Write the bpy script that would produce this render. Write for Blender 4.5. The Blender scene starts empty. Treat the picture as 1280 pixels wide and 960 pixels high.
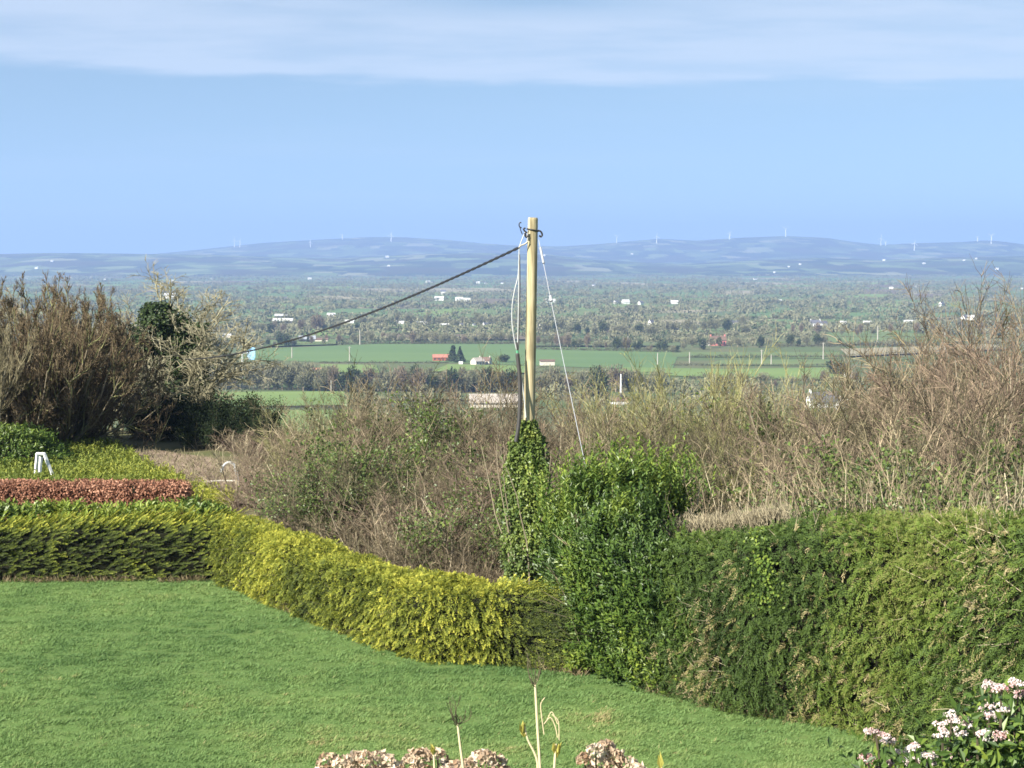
SKY_LIFT = .19
SKY_TINT = (.87, .835, .70)
CLOUD = (3.35, 3.65, 4.15)
HAZE_COL = (.33, .475, .85)
HAZE_DENS = 1.3e-4
EXPO = 1.43
import bpy, math, random
import numpy as np

rng = np.random.default_rng(11)
random.seed(11)
scene = bpy.context.scene
COL = scene.collection
R = math.radians

# ------------------------------------------------------------------ camera
CAMZ, F, HORIZ = 6.5, 2200.0, 325.0          # eye height, focal length in px of a 1280 px wide frame
PITCH = math.atan((480 - HORIZ) / F)
cam = bpy.data.cameras.new('camera')
cam.sensor_width = 36.0
cam.lens = 36.0 * F / 1280.0
cam.clip_start, cam.clip_end = 0.1, 60000
camo = bpy.data.objects.new('camera', cam)
COL.objects.link(camo)
camo.location = (0, 0, CAMZ)
camo.rotation_euler = (math.pi / 2 - PITCH, 0, 0)
scene.camera = camo
CP, SP = math.cos(PITCH), math.sin(PITCH)


def ray(px, py):
    u, v = (px - 640) / F, -(py - 480) / F
    return np.array([u, CP + v * SP, -SP + v * CP])


def at_z(px, py, z=0.0):
    d = ray(px, py)
    t = (z - CAMZ) / d[2]
    return np.array([0, 0, CAMZ]) + d * t


def at_y(px, py, Y):
    d = ray(px, py)
    return np.array([0, 0, CAMZ]) + d * (Y / d[1])


def xz_at(px, Y):
    return (px - 640) / F * Y


# ------------------------------------------------------------------ tagging
def tag(o, label=None, cat=None, group=None, kind=None):
    if label:
        o['label'] = label
    if cat:
        o['category'] = cat
    if group:
        o['group'] = group
    if kind:
        o['kind'] = kind
    return o


def empty(name, loc, label, cat, group=None, rz=0.0):
    o = bpy.data.objects.new(name, None)
    o.empty_display_size = 0.2
    COL.objects.link(o)
    o.location = tuple(float(v) for v in loc)
    o.rotation_euler = (0, 0, rz)
    return tag(o, label, cat, group)


def copy_tree(o, parent=None):
    c = o.copy()
    COL.objects.link(c)
    if parent:
        c.parent = parent
    for ch in list(o.children):
        copy_tree(ch, c)
    return c


# ------------------------------------------------------------------ noise
def vnoise(p, seed=0):
    p = np.asarray(p, float)
    i = np.floor(p).astype(np.int64)
    f = p - i
    f = f * f * (3 - 2 * f)
    out = np.zeros(len(p))
    for dx in (0, 1):
        for dy in (0, 1):
            for dz in (0, 1):
                q = i + np.array([dx, dy, dz])
                n = (q[:, 0] * 374761393 + q[:, 1] * 668265263 + q[:, 2] * 2147483647 + seed * 974711) & 0x7fffffff
                n = ((n ^ (n >> 13)) * 1274126177) & 0x7fffffff
                n = ((n ^ (n >> 16)) & 0xffff) / 65535.0
                w = (f[:, 0] if dx else 1 - f[:, 0]) * (f[:, 1] if dy else 1 - f[:, 1]) * (f[:, 2] if dz else 1 - f[:, 2])
                out += w * n
    return out


def fbm(p, seed=0, oct=4):
    p = np.asarray(p, float)
    s, a, t = np.zeros(len(p)), 0.5, 0.0
    for k in range(oct):
        s += a * vnoise(p * 2 ** k + 17.3 * k, seed + k)
        t += a
        a *= 0.5
    return s / t


def unit(v):
    return v / np.maximum(np.linalg.norm(v, axis=-1, keepdims=True), 1e-9)


def rvec(n, r=None):
    return unit((r or rng).normal(size=(n, 3)))


# ------------------------------------------------------------------ mesh assembly
class MB:
    def __init__(self):
        self.V, self.Q, self.T, self.n = [], [], [], 0
        self.qt, self.tt, self.qm, self.tm = [], [], [], []

    def add(self, V, F_, tint=0.5, mi=0):
        V = np.asarray(V, float).reshape(-1, 3)
        F_ = np.asarray(F_, np.int64)
        t = np.broadcast_to(np.asarray(tint, float), (len(F_),))
        m = np.broadcast_to(np.asarray(mi, int), (len(F_),))
        if F_.shape[1] == 4:
            self.Q.append(F_ + self.n); self.qt.append(t); self.qm.append(m)
        else:
            self.T.append(F_ + self.n); self.tt.append(t); self.tm.append(m)
        self.V.append(V)
        self.n += len(V)
        return self

    def mesh(self, name, mats, smooth=False):
        V = np.concatenate(self.V) if self.V else np.zeros((0, 3))
        Q = np.concatenate(self.Q) if self.Q else np.zeros((0, 4), np.int64)
        T = np.concatenate(self.T) if self.T else np.zeros((0, 3), np.int64)
        me = bpy.data.meshes.new(name)
        me.vertices.add(len(V))
        me.vertices.foreach_set('co', V.astype(np.float32).ravel())
        nl = Q.size + T.size
        me.loops.add(nl)
        me.loops.foreach_set('vertex_index', np.concatenate([Q.ravel(), T.ravel()]).astype(np.int32))
        me.polygons.add(len(Q) + len(T))
        ls = np.concatenate([np.arange(len(Q)) * 4, Q.size + np.arange(len(T)) * 3]).astype(np.int32)
        me.polygons.foreach_set('loop_start', ls)
        mi = np.concatenate((self.qm + self.tm) or [np.zeros(0, int)]).astype(np.int32)
        if not isinstance(mats, (list, tuple)):
            mats = [mats]
        for m in mats:
            me.materials.append(m)
        me.polygons.foreach_set('material_index', mi)
        if smooth:
            me.polygons.foreach_set('use_smooth', np.ones(len(mi), bool))
        else:
            me.polygons.foreach_set('use_smooth', np.zeros(len(mi), bool))
        a = me.attributes.new('tint', 'FLOAT', 'FACE')
        a.data.foreach_set('value', np.concatenate((self.qt + self.tt) or [np.zeros(0)]).astype(np.float32))
        me.update(calc_edges=True)
        me.validate()
        return me

    def obj(self, name, mats, parent=None, loc=None, smooth=False):
        o = bpy.data.objects.new(name, self.mesh(name, mats, smooth))
        COL.objects.link(o)
        if parent:
            o.parent = parent
        if loc is not None:
            o.location = tuple(float(v) for v in loc)
        return o


def inst(name, me, parent=None, loc=(0, 0, 0), rz=0.0, sc=1.0):
    o = bpy.data.objects.new(name, me)
    COL.objects.link(o)
    if parent:
        o.parent = parent
    o.location = tuple(float(v) for v in loc)
    o.rotation_euler = (0, 0, rz)
    o.scale = (sc, sc, sc) if np.isscalar(sc) else sc
    return o


def leaf_cards(mb, P, D, N, L, W, fold=0.25, tint=0.5, mi=0):
    """folded diamond leaves: base at P, along D, upper face N"""
    n = len(P)
    D = unit(D)
    S = unit(np.cross(D, N))
    N = np.cross(S, D)
    L = np.broadcast_to(np.asarray(L, float), (n,))[:, None]
    W = np.broadcast_to(np.asarray(W, float), (n,))[:, None]
    mid = P + D * L * 0.45
    V = np.stack([P, mid + S * W * 0.5 + N * W * fold, P + D * L - N * L * 0.08, mid - S * W * 0.5 + N * W * fold], 1).reshape(-1, 3)
    b = np.arange(n)[:, None] * 4
    T = np.concatenate([b + np.array([[0, 1, 2]]), b + np.array([[0, 2, 3]])])
    t = np.broadcast_to(np.asarray(tint, float), (n,))
    mb.add(V, T, np.concatenate([t, t]), mi)


def tubes(mb, Pn, Rn, sides=3, tint=0.5, mi=0):
    """Pn (N,K,3) polylines with radii Rn (N,K)"""
    N, K, _ = Pn.shape
    d = np.gradient(Pn, axis=1)
    d = unit(d)
    ref = np.where(np.abs(d[..., 2:3]) > 0.9, np.array([1.0, 0, 0]), np.array([0, 0, 1.0]))
    a = unit(np.cross(d, ref))
    b = np.cross(d, a)
    ang = np.arange(sides) * 2 * math.pi / sides
    ring = Pn[:, :, None, :] + Rn[:, :, None, None] * (a[:, :, None, :] * np.cos(ang)[:, None] + b[:, :, None, :] * np.sin(ang)[:, None])
    V = ring.reshape(-1, 3)
    idx = np.arange(N * K * sides).reshape(N, K, sides)
    q = np.stack([idx[:, :-1, :], np.roll(idx[:, :-1, :], -1, 2), np.roll(idx[:, 1:, :], -1, 2), idx[:, 1:, :]], -1).reshape(-1, 4)
    t = np.broadcast_to(np.asarray(tint, float), (N,))
    mb.add(V, q, np.repeat(t, (K - 1) * sides), mi)


def tube_path(mb, pts, r, sides=8, tint=0.5, mi=0, caps=True):
    pts = np.asarray(pts, float)
    r = np.broadcast_to(np.asarray(r, float), (len(pts),))
    n0 = mb.n
    tubes(mb, pts[None], r[None], sides, tint, mi)
    if caps:
        for k in (0, len(pts) - 1):
            V = mb.V[-1 if k == 0 else -2]
            ring = V[k * sides:(k + 1) * sides]
            c = ring.mean(0)
            base = len(ring)
            T = [[i, (i + 1) % sides, base] for i in range(sides)]
            mb.add(np.vstack([ring, c]), T, tint, mi)


def box(mb, x0, x1, y0, y1, z0, z1, tint=0.5, mi=0):
    V = [(x, y, z) for z in (z0, z1) for y in (y0, y1) for x in (x0, x1)]
    Q = [(0, 2, 3, 1), (4, 5, 7, 6), (0, 1, 5, 4), (2, 6, 7, 3), (0, 4, 6, 2), (1, 3, 7, 5)]
    mb.add(V, Q, tint, mi)
    return mb


def bez(pts, n=24):
    """Catmull-Rom through points"""
    p = np.asarray(pts, float)
    p = np.vstack([2 * p[0] - p[1], p, 2 * p[-1] - p[-2]])
    out = []
    m = len(p) - 3
    for i in range(m):
        t = np.linspace(0, 1, n // m + 2)[:-1 if i < m - 1 else None, None]
        a, b, c, d = p[i:i + 4]
        out.append(0.5 * ((2 * b) + (-a + c) * t + (2 * a - 5 * b + 4 * c - d) * t ** 2 + (-a + 3 * b - 3 * c + d) * t ** 3))
    return np.vstack(out)


# ------------------------------------------------------------------ materials
def new_mat(name):
    m = bpy.data.materials.new(name)
    m.use_nodes = True
    nt = m.node_tree
    return m, nt, nt.nodes['Principled BSDF'], nt.nodes['Material Output']


def node(nt, t, **kw):
    n = nt.nodes.new(t)
    for k, v in kw.items():
        setattr(n, k, v)
    return n


def ramp(nt, stops):
    r = node(nt, 'ShaderNodeValToRGB')
    e = r.color_ramp.elements
    while len(e) < len(stops):
        e.new(0.5)
    for i, (p, c) in enumerate(stops):
        e[i].position = p
        e[i].color = (*c, 1)
    return r


def mat_tint(name, stops, rough=0.6, trans=0.0, spec=0.3, vary=0.0):
    m, nt, bs, out = new_mat(name)
    at = node(nt, 'ShaderNodeAttribute', attribute_name='tint')
    rp = ramp(nt, stops)
    nt.links.new(at.outputs['Fac'], rp.inputs[0])
    col = rp.outputs[0]
    if vary:
        oi = node(nt, 'ShaderNodeObjectInfo')
        hs = node(nt, 'ShaderNodeHueSaturation')
        mr = node(nt, 'ShaderNodeMapRange')
        mr.inputs[3].default_value, mr.inputs[4].default_value = 1 - vary, 1 + vary
        nt.links.new(oi.outputs['Random'], mr.inputs[0])
        nt.links.new(mr.outputs[0], hs.inputs['Value'])
        mr2 = node(nt, 'ShaderNodeMapRange')
        mr2.inputs[3].default_value, mr2.inputs[4].default_value = 0.5 + vary * 0.06, 0.5 - vary * 0.06
        nt.links.new(oi.outputs['Random'], mr2.inputs[0])
        nt.links.new(mr2.outputs[0], hs.inputs['Hue'])
        nt.links.new(col, hs.inputs['Color'])
        col = hs.outputs[0]
    nt.links.new(col, bs.inputs['Base Color'])
    bs.inputs['Roughness'].default_value = rough
    bs.inputs['Specular IOR Level'].default_value = spec
    if trans:
        tr = node(nt, 'ShaderNodeBsdfTranslucent')
        nt.links.new(col, tr.inputs['Color'])
        mx = node(nt, 'ShaderNodeMixShader')
        mx.inputs[0].default_value = trans
        nt.links.new(bs.outputs[0], mx.inputs[1])
        nt.links.new(tr.outputs[0], mx.inputs[2])
        nt.links.new(mx.outputs[0], out.inputs['Surface'])
    return m


def mat_plain(name, col, rough=0.7, spec=0.3, noise=0.0, scale=3.0, metal=0.0, col2=None):
    m, nt, bs, out = new_mat(name)
    bs.inputs['Roughness'].default_value = rough
    bs.inputs['Specular IOR Level'].default_value = spec
    bs.inputs['Metallic'].default_value = metal
    if noise or col2:
        tc = node(nt, 'ShaderNodeTexCoord')
        nz = node(nt, 'ShaderNodeTexNoise')
        nz.inputs['Scale'].default_value = scale
        nz.inputs['Detail'].default_value = 6
        nt.links.new(tc.outputs['Object'], nz.inputs['Vector'])
        c2 = col2 or tuple(c * (1 - noise) for c in col)
        rp = ramp(nt, [(0.35, col), (0.65, c2)])
        nt.links.new(nz.outputs[0], rp.inputs[0])
        nt.links.new(rp.outputs[0], bs.inputs['Base Color'])
    else:
        bs.inputs['Base Color'].default_value = (*col, 1)
    return m


M = {}
M['bark'] = mat_tint('bark', [(0, (.10, .085, .06)), (.5, (.20, .165, .115)), (1, (.40, .34, .24))], .9, 0, .1, .12)
M['twig'] = mat_tint('twig', [(0, (.05, .042, .028)), (.6, (.145, .125, .076)), (1, (.36, .31, .185))], .9, 0, .1, .45)
M['red_twig'] = mat_tint('red_twig', [(0, (.045, .036, .026)), (.6, (.115, .092, .062)), (1, (.27, .22, .14))], .9, 0, .1, .45)
M['olive_twig'] = mat_tint('olive_twig', [(0, (.09, .09, .04)), (.6, (.205, .20, .09)), (1, (.35, .34, .155))], .9, 0, .1, .2)
M['pale_twig'] = mat_tint('pale_twig', [(0, (.12, .10, .07)), (.6, (.28, .24, .16)), (1, (.52, .45, .30))], .9, 0, .1, .1)
M['gold'] = mat_tint('golden_conifer', [(0, (.025, .04, .010)), (.35, (.11, .14, .025)), (.7, (.29, .315, .045)), (1, (.56, .53, .085))], .6, .35, .25)
M['green'] = mat_tint('green_conifer', [(0, (.04, .07, .018)), (.35, (.085, .135, .03)), (.6, (.15, .21, .035)), (.8, (.24, .22, .08)), (1, (.40, .33, .18))], .6, .35, .25)
M['ivy'] = mat_tint('ivy_leaf', [(0, (.045, .075, .022)), (.5, (.135, .19, .045)), (1, (.29, .33, .08))], .42, .28, .35)
M['laurel'] = mat_tint('laurel_leaf', [(0, (.03, .06, .016)), (.5, (.09, .15, .028)), (1, (.25, .31, .05))], .42, .28, .35)
M['willow_twig'] = mat_tint('willow_twig', [(0, (.055, .040, .025)), (.6, (.13, .096, .058)), (1, (.27, .215, .13))], .9, 0, .1, .1)
M['trunk_ivy'] = mat_tint('trunk_ivy_leaf', [(0, (.012, .022, .008)), (.5, (.030, .052, .016)), (1, (.11, .14, .04))], .5, .15, .25)
M['lichen_twig'] = mat_tint('lichen_twig', [(0, (.14, .13, .08)), (.6, (.26, .24, .155)), (1, (.38, .355, .24))], .9, 0, .1, .1)
M['cane_stem'] = mat_tint('cane_stem', [(0, (.16, .135, .085)), (.6, (.32, .275, .18)), (1, (.50, .44, .30))], .85, 0, .15, .1)
M['dark_leaf'] = mat_tint('dark_evergreen_leaf', [(0, (.007, .013, .005)), (.6, (.020, .033, .011)), (1, (.06, .08, .025))], .6, .1, .15)
M['beech'] = mat_tint('copper_beech_leaf', [(0, (.12, .050, .031)), (.5, (.30, .145, .088)), (1, (.52, .30, .20))], .7, .2, .2)
M['mustard'] = mat_tint('mustard_leaf', [(0, (.06, .10, .025)), (.6, (.19, .23, .045)), (1, (.36, .36, .06))], .6, .3, .2)
M['grass'] = mat_tint('grass_blade', [(0, (.075, .148, .045)), (.5, (.165, .262, .084)), (.85, (.24, .31, .105)), (1, (.38, .33, .16))], .6, .35, .2)
M['straw'] = mat_tint('dry_grass', [(0, (.10, .075, .045)), (.5, (.27, .21, .12)), (1, (.46, .38, .23))], .9, .2, .1)
M['petal'] = mat_tint('dried_petal', [(0, (.24, .15, .09)), (.5, (.54, .42, .30)), (1, (.76, .66, .53))], .8, .25, .1)
M['flower'] = mat_tint('viburnum_flower', [(0, (.36, .13, .13)), (.4, (.62, .42, .40)), (1, (.80, .74, .69))], .7, .25, .2)
M['bud'] = mat_tint('bud_leaf', [(0, (.24, .22, .05)), (1, (.46, .42, .10))], .6, .3, .2)
M['pole'] = None
M['far_twig'] = mat_tint('far_tree_twig', [(0, (.095, .098, .058)), (.5, (.155, .155, .088)), (1, (.23, .225, .135))], .95, 0, .05, .18)
M['far_green'] = mat_tint('far_evergreen', [(0, (.03, .045, .02)), (1, (.07, .09, .04))], .9, 0, .05, .2)
M['far_red'] = mat_tint('far_red_twig', [(0, (.105, .085, .06)), (1, (.21, .165, .11))], .95, 0, .05, .1)
M['far_hedge'] = mat_tint('far_hedge', [(0, (.06, .06, .035)), (.6, (.10, .095, .055)), (1, (.15, .14, .08))], .95, 0, .05, .15)
M['white_wall'] = mat_plain('white_render', (.74, .73, .69), .8, .2, .1, .4)
M['cream_wall'] = mat_plain('cream_render', (.58, .53, .44), .8, .2, .12, .4)
M['pink_wall'] = mat_plain('pink_render', (.62, .22, .20), .8, .2, .12, .4)
M['brick_wall'] = mat_plain('red_brick', (.34, .12, .075), .85, .2, .25, .8)
M['red_roof'] = mat_plain('red_roof', (.40, .17, .12), .8, .2, .2, .5)
M['slate'] = mat_plain('slate_roof', (.12, .12, .135), .6, .3, .2, .5)
M['brown_roof'] = mat_plain('brown_roof', (.15, .10, .075), .8, .2, .2, .5)
M['tin'] = mat_plain('weathered_tin_roof', (.42, .37, .31), .6, .3, .25, .5)
M['grey_tin'] = mat_plain('grey_tin_roof', (.30, .32, .34), .5, .4, .15, .5)
M['white_roof'] = mat_plain('pale_roof', (.52, .52, .50), .6, .3, .1, .4)
M['dark_open'] = mat_plain('dark_opening', (.03, .03, .032), .3, .5)
M['glass'] = mat_plain('window_glass', (.05, .06, .07), .12, .6)
M['white_paint'] = mat_plain('white_paint', (.80, .80, .78), .5, .4, .06, 6)
M['turbine'] = mat_plain('turbine_white', (.80, .81, .82), .5, .4)
M['black'] = mat_plain('black_rubber', (.020, .020, .022), .5, .4)
M['conduit'] = mat_plain('dark_conduit', (.055, .052, .050), .6, .3, .2, 8)
M['cable_white'] = mat_plain('grey_white_cable', (.44, .45, .44), .5, .4, .15, 8)
M['galv'] = mat_plain('galvanised_steel', (.40, .41, .42), .45, .5, .1, 20, .4)
M['green_tape'] = mat_plain('green_tape', (.08, .28, .15), .5, .4)
M['wood_grey'] = mat_plain('silvered_wood', (.42, .39, .33), .85, .2, .3, 6)
M['soil'] = mat_plain('bare_soil', (.17, .125, .09), .95, .1, 0, 5, 0, (.28, .215, .155))
M['leaf_litter'] = mat_plain('leaf_litter', (.085, .06, .042), .95, .1, 0, 6, 0, (.16, .12, .08))
M['hedge_core'] = mat_plain('hedge_shade_core', (.016, .017, .010), .95, .05, .3, 12)  # inner twigs as a near-black shell, deep shade put into its colour
M['blue_board'] = mat_plain('pale_blue_board', (.16, .42, .72), .5, .4, 0, .5, 0, (.42, .68, .86))


def grass_ground(name, a, b, c, s1, s2):
    m, nt, bs, out = new_mat(name)
    tc = node(nt, 'ShaderNodeTexCoord')
    n1 = node(nt, 'ShaderNodeTexNoise'); n1.inputs['Scale'].default_value = s1; n1.inputs['Detail'].default_value = 5
    n2 = node(nt, 'ShaderNodeTexNoise'); n2.inputs['Scale'].default_value = s2; n2.inputs['Detail'].default_value = 8
    for n in (n1, n2):
        nt.links.new(tc.outputs['Object'], n.inputs['Vector'])
    r1 = ramp(nt, [(.35, a), (.65, b)])
    r2 = ramp(nt, [(.4, (0, 0, 0)), (.75, (1, 1, 1))])
    nt.links.new(n1.outputs[0], r1.inputs[0]); nt.links.new(n2.outputs[0], r2.inputs[0])
    mx = node(nt, 'ShaderNodeMix', data_type='RGBA')
    mx.inputs[7].default_value = (*c, 1)
    nt.links.new(r2.outputs[0], mx.inputs[0]); nt.links.new(r1.outputs[0], mx.inputs[6])
    nt.links.new(mx.outputs[2], bs.inputs['Base Color'])
    bs.inputs['Roughness'].default_value = .9
    bs.inputs['Specular IOR Level'].default_value = .1
    return m


M['lawn'] = grass_ground('lawn_turf', (.08, .135, .038), (.105, .165, .046), (.12, .165, .054), .6, 3.0)
M['rough'] = grass_ground('rough_grass', (.085, .10, .04), (.13, .12, .06), (.16, .13, .08), .08, .5)
M['plain'] = grass_ground('plain_pasture', (.065, .11, .04), (.11, .13, .055), (.13, .12, .065), .004, .03)


def field_mat(name, a, b, s=.02):
    m, nt, bs, out = new_mat(name)
    tc = node(nt, 'ShaderNodeTexCoord')
    mp = node(nt, 'ShaderNodeMapping'); mp.inputs['Scale'].default_value = (.25, 1, 1)
    n1 = node(nt, 'ShaderNodeTexNoise'); n1.inputs['Scale'].default_value = s; n1.inputs['Detail'].default_value = 8
    nt.links.new(tc.outputs['Object'], mp.inputs[0]); nt.links.new(mp.outputs[0], n1.inputs['Vector'])
    r1 = ramp(nt, [(.3, a), (.7, b)])
    nt.links.new(n1.outputs[0], r1.inputs[0]); nt.links.new(r1.outputs[0], bs.inputs['Base Color'])
    bs.inputs['Roughness'].default_value = .9; bs.inputs['Specular IOR Level'].default_value = .1
    return m


FM = [field_mat('field_bright_green', (.09, .148, .058), (.118, .178, .068)),
      field_mat('field_mid_green', (.10, .145, .055), (.13, .165, .065)),
      field_mat('field_dull_green', (.085, .12, .05), (.12, .14, .065)),
      field_mat('field_straw', (.21, .19, .12), (.28, .25, .16)),
      field_mat('field_brown', (.12, .10, .07), (.16, .13, .09)),
      field_mat('field_light_green', (.13, .19, .06), (.16, .22, .07))]
# ------------------------------------------------------------------ sun, sky, air
SUN = unit(np.array([-0.72, -0.68, 0.68]))
sl = bpy.data.lights.new('sun', 'SUN')
sl.energy, sl.angle, sl.color = 5.0, R(.53), (1, .945, .845)
so = bpy.data.objects.new('sun', sl)
COL.objects.link(so)
from mathutils import Vector
so.rotation_euler = Vector(tuple(-SUN)).to_track_quat('-Z', 'Y').to_euler()
so.location = (-20, -15, 40)

w = bpy.data.worlds.new('World')
scene.world = w
w.use_nodes = True
nt = w.node_tree
bg = nt.nodes['Background']
sky = node(nt, 'ShaderNodeTexSky', sky_type='NISHITA', sun_disc=False)
sky.sun_elevation = math.asin(SUN[2])
sky.sun_rotation = math.atan2(SUN[0], SUN[1])
sky.altitude, sky.air_density, sky.dust_density, sky.ozone_density = 100, 1.0, .25, 1.6
tc = node(nt, 'ShaderNodeTexCoord')
sx = node(nt, 'ShaderNodeSeparateXYZ')
nt.links.new(tc.outputs['Generated'], sx.inputs[0])


def mth(op, a, b=None, c=None):
    n = node(nt, 'ShaderNodeMath', operation=op)
    for i, v in enumerate((a, b, c)):
        if v is None:
            continue
        if isinstance(v, (int, float)):
            n.inputs[i].default_value = v
        else:
            nt.links.new(v, n.inputs[i])
    return n.outputs[0]


zl = mth('MULTIPLY_ADD', mth('MAXIMUM', sx.outputs[2], 0.0), 1.25, SKY_LIFT)
cx = node(nt, 'ShaderNodeCombineXYZ')
nt.links.new(sx.outputs[0], cx.inputs[0]); nt.links.new(sx.outputs[1], cx.inputs[1]); nt.links.new(zl, cx.inputs[2])
nv = node(nt, 'ShaderNodeVectorMath', operation='NORMALIZE')
nt.links.new(cx.outputs[0], nv.inputs[0]); nt.links.new(nv.outputs[0], sky.inputs['Vector'])
# thin high cloud laid out on a plane overhead
zc = mth('ADD', mth('MAXIMUM', sx.outputs[2], 0.0), .06)
pu, pv = mth('DIVIDE', sx.outputs[0], zc), mth('DIVIDE', sx.outputs[1], zc)
cc = node(nt, 'ShaderNodeCombineXYZ')
nt.links.new(mth('MULTIPLY', pu, .55), cc.inputs[0]); nt.links.new(mth('MULTIPLY', pv, .9), cc.inputs[1])
nz = node(nt, 'ShaderNodeTexNoise'); nz.inputs['Scale'].default_value = 2.3; nz.inputs['Detail'].default_value = 12; nz.inputs['Roughness'].default_value = .55
nt.links.new(cc.outputs[0], nz.inputs['Vector'])
nz2 = node(nt, 'ShaderNodeTexNoise'); nz2.inputs['Scale'].default_value = .5; nz2.inputs['Detail'].default_value = 4
nt.links.new(cc.outputs[0], nz2.inputs['Vector'])
# front edge of the cloud sheet: a slanting line over the ground, ragged
elv = mth('DIVIDE', sx.outputs[2], sx.outputs[1])
az = mth('DIVIDE', sx.outputs[0], sx.outputs[1])
edge = mth('ADD', mth('MULTIPLY', az, -.023), .0995)
edge = mth('ADD', edge, mth('MULTIPLY', mth('MULTIPLY', az, az), .05))
edge = mth('ADD', edge, mth('MULTIPLY_ADD', nz2.outputs[0], .022, -.011))
edge = mth('ADD', edge, mth('MULTIPLY_ADD', nz.outputs[0], -.022, .011))
mr = node(nt, 'ShaderNodeMapRange', interpolation_type='SMOOTHSTEP')
nt.links.new(mth('SUBTRACT', elv, edge), mr.inputs[0])
mr.inputs[1].default_value, mr.inputs[2].default_value = -.0030, .0050
dens = node(nt, 'ShaderNodeMapRange', interpolation_type='SMOOTHSTEP')
nt.links.new(nz.outputs[0], dens.inputs[0])
dens.inputs[1].default_value, dens.inputs[2].default_value = .30, .62
dens.inputs[3].default_value, dens.inputs[4].default_value = .34, .66
# faint veils lower down
veil = node(nt, 'ShaderNodeMapRange', interpolation_type='SMOOTHSTEP')
nt.links.new(nz2.outputs[0], veil.inputs[0])
veil.inputs[1].default_value, veil.inputs[2].default_value, veil.inputs[4].default_value = .45, .75, .15
gap = node(nt, 'ShaderNodeMapRange', interpolation_type='SMOOTHSTEP')
nt.links.new(mth('ADD', elv, mth('MULTIPLY_ADD', nz.outputs[0], .03, -.015)), gap.inputs[0])
gap.inputs[1].default_value, gap.inputs[2].default_value = .133, .146
ga = mth('MULTIPLY', mth('SUBTRACT', az, .012), 13.0)
gap_ = mth('MULTIPLY', gap.outputs[0], mth('POWER', 2.718, mth('MULTIPLY', mth('MULTIPLY', ga, ga), -1.0)))
dn_ = mth('MULTIPLY', dens.outputs[0], mth('SUBTRACT', 1.0, mth('MULTIPLY', gap_, .85)))
cf = mth('MAXIMUM', mth('MULTIPLY', mr.outputs[0], dn_), veil.outputs[0])
hue = node(nt, 'ShaderNodeMix', data_type='RGBA', blend_type='MULTIPLY')
hue.inputs[0].default_value = 1.0
hue.inputs[7].default_value = (*SKY_TINT, 1)
nt.links.new(sky.outputs[0], hue.inputs[6])
mix = node(nt, 'ShaderNodeMix', data_type='RGBA')
nt.links.new(mth('MULTIPLY', cf, .8), mix.inputs[0])
nt.links.new(hue.outputs[2], mix.inputs[6])
mix.inputs[7].default_value = (*CLOUD, 1)
nt.links.new(mix.outputs[2], bg.inputs['Color'])
bg.inputs['Strength'].default_value = .095

hb = MB()
box(hb, -9000, 9000, -300, 16500, -62, 330)
hm = bpy.data.materials.new('haze_air')
hm.use_nodes = True
hn = hm.node_tree
hn.nodes.remove(hn.nodes['Principled BSDF'])
pv_ = hn.nodes.new('ShaderNodeVolumePrincipled')
pv_.inputs['Color'].default_value = (*HAZE_COL, 1)
pv_.inputs['Density'].default_value = HAZE_DENS
pv_.inputs['Anisotropy'].default_value = .1
hn.links.new(pv_.outputs[0], hn.nodes['Material Output'].inputs['Volume'])
tag(hb.obj('haze', hm), 'thin blue haze filling the valley air up to the hills', 'haze', None, 'stuff')

# ------------------------------------------------------------------ ground
PZ = -53.5


def sstep(a, b, x):
    t = np.clip((x - a) / (b - a), 0, 1)
    return t * t * (3 - 2 * t)


def hz(x, y):
    x, y = np.asarray(x, float), np.asarray(y, float)
    ys = 66 - 30 * sstep(-9.0, -2.5, x - .12 * (y - 40)) + .12 * np.clip(-x - 12, 0, 400)
    ys = ys + 2 * np.clip(-x - 16, 0, 30) * .0
    t = np.maximum(y - ys, 0)
    t = t * t / (t + 8)
    z = -57 * (1 - np.exp(-t / 170))
    return z - .12 * sstep(36.5, 34.5, y) * sstep(-40, -30, -np.abs(x))


def grid_mesh(mb, X, Y, Z, tint=.5):
    n, m = X.shape
    V = np.stack([X, Y, Z], -1).reshape(-1, 3)
    i = np.arange(n * m).reshape(n, m)
    q = np.stack([i[:-1, :-1], i[:-1, 1:], i[1:, 1:], i[1:, :-1]], -1).reshape(-1, 4)
    mb.add(V, q, tint)


def hgrid(u0, u1, n):
    return np.linspace(u0, u1, n)


g = MB()
yy = np.concatenate([np.linspace(-30, 36, 45), np.linspace(37, 120, 84), np.geomspace(122, 620, 40)])
uu = np.sign(np.linspace(-1, 1, 121)) * np.abs(np.linspace(-1, 1, 121)) ** 1.8
X = uu[None, :] * (70 + .9 * np.maximum(yy[:, None], 0))
Y = np.repeat(yy[:, None], 121, 1)
Z = hz(X, Y) + (fbm(np.stack([X.ravel() * .35, Y.ravel() * .35, 0 * X.ravel()], 1), 3) - .5).reshape(X.shape) * .25 * sstep(36, 39, Y)
grid_mesh(g, X, Y, Z)
tag(g.obj('hillside', M['rough'], smooth=True), 'rough grassy hillside falling away behind the hedges', 'hillside', None, 'structure')

# lawn: up to the middle of the hedges
HF = [at_z(*p)[:2] for p in [(-400, 733), (0, 731), (150, 729), (250, 729), (290, 737), (340, 760), (400, 785), (500, 822), (560, 832), (640, 836), (700, 842),
                             (760, 856), (830, 872), (900, 890), (1000, 906), (1080, 925), (1200, 980), (1290, 1030), (1480, 1180)]]
HF = np.array(HF)


def lawn_top(x):
    return np.interp(x, HF[:, 0], HF[:, 1])


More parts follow.
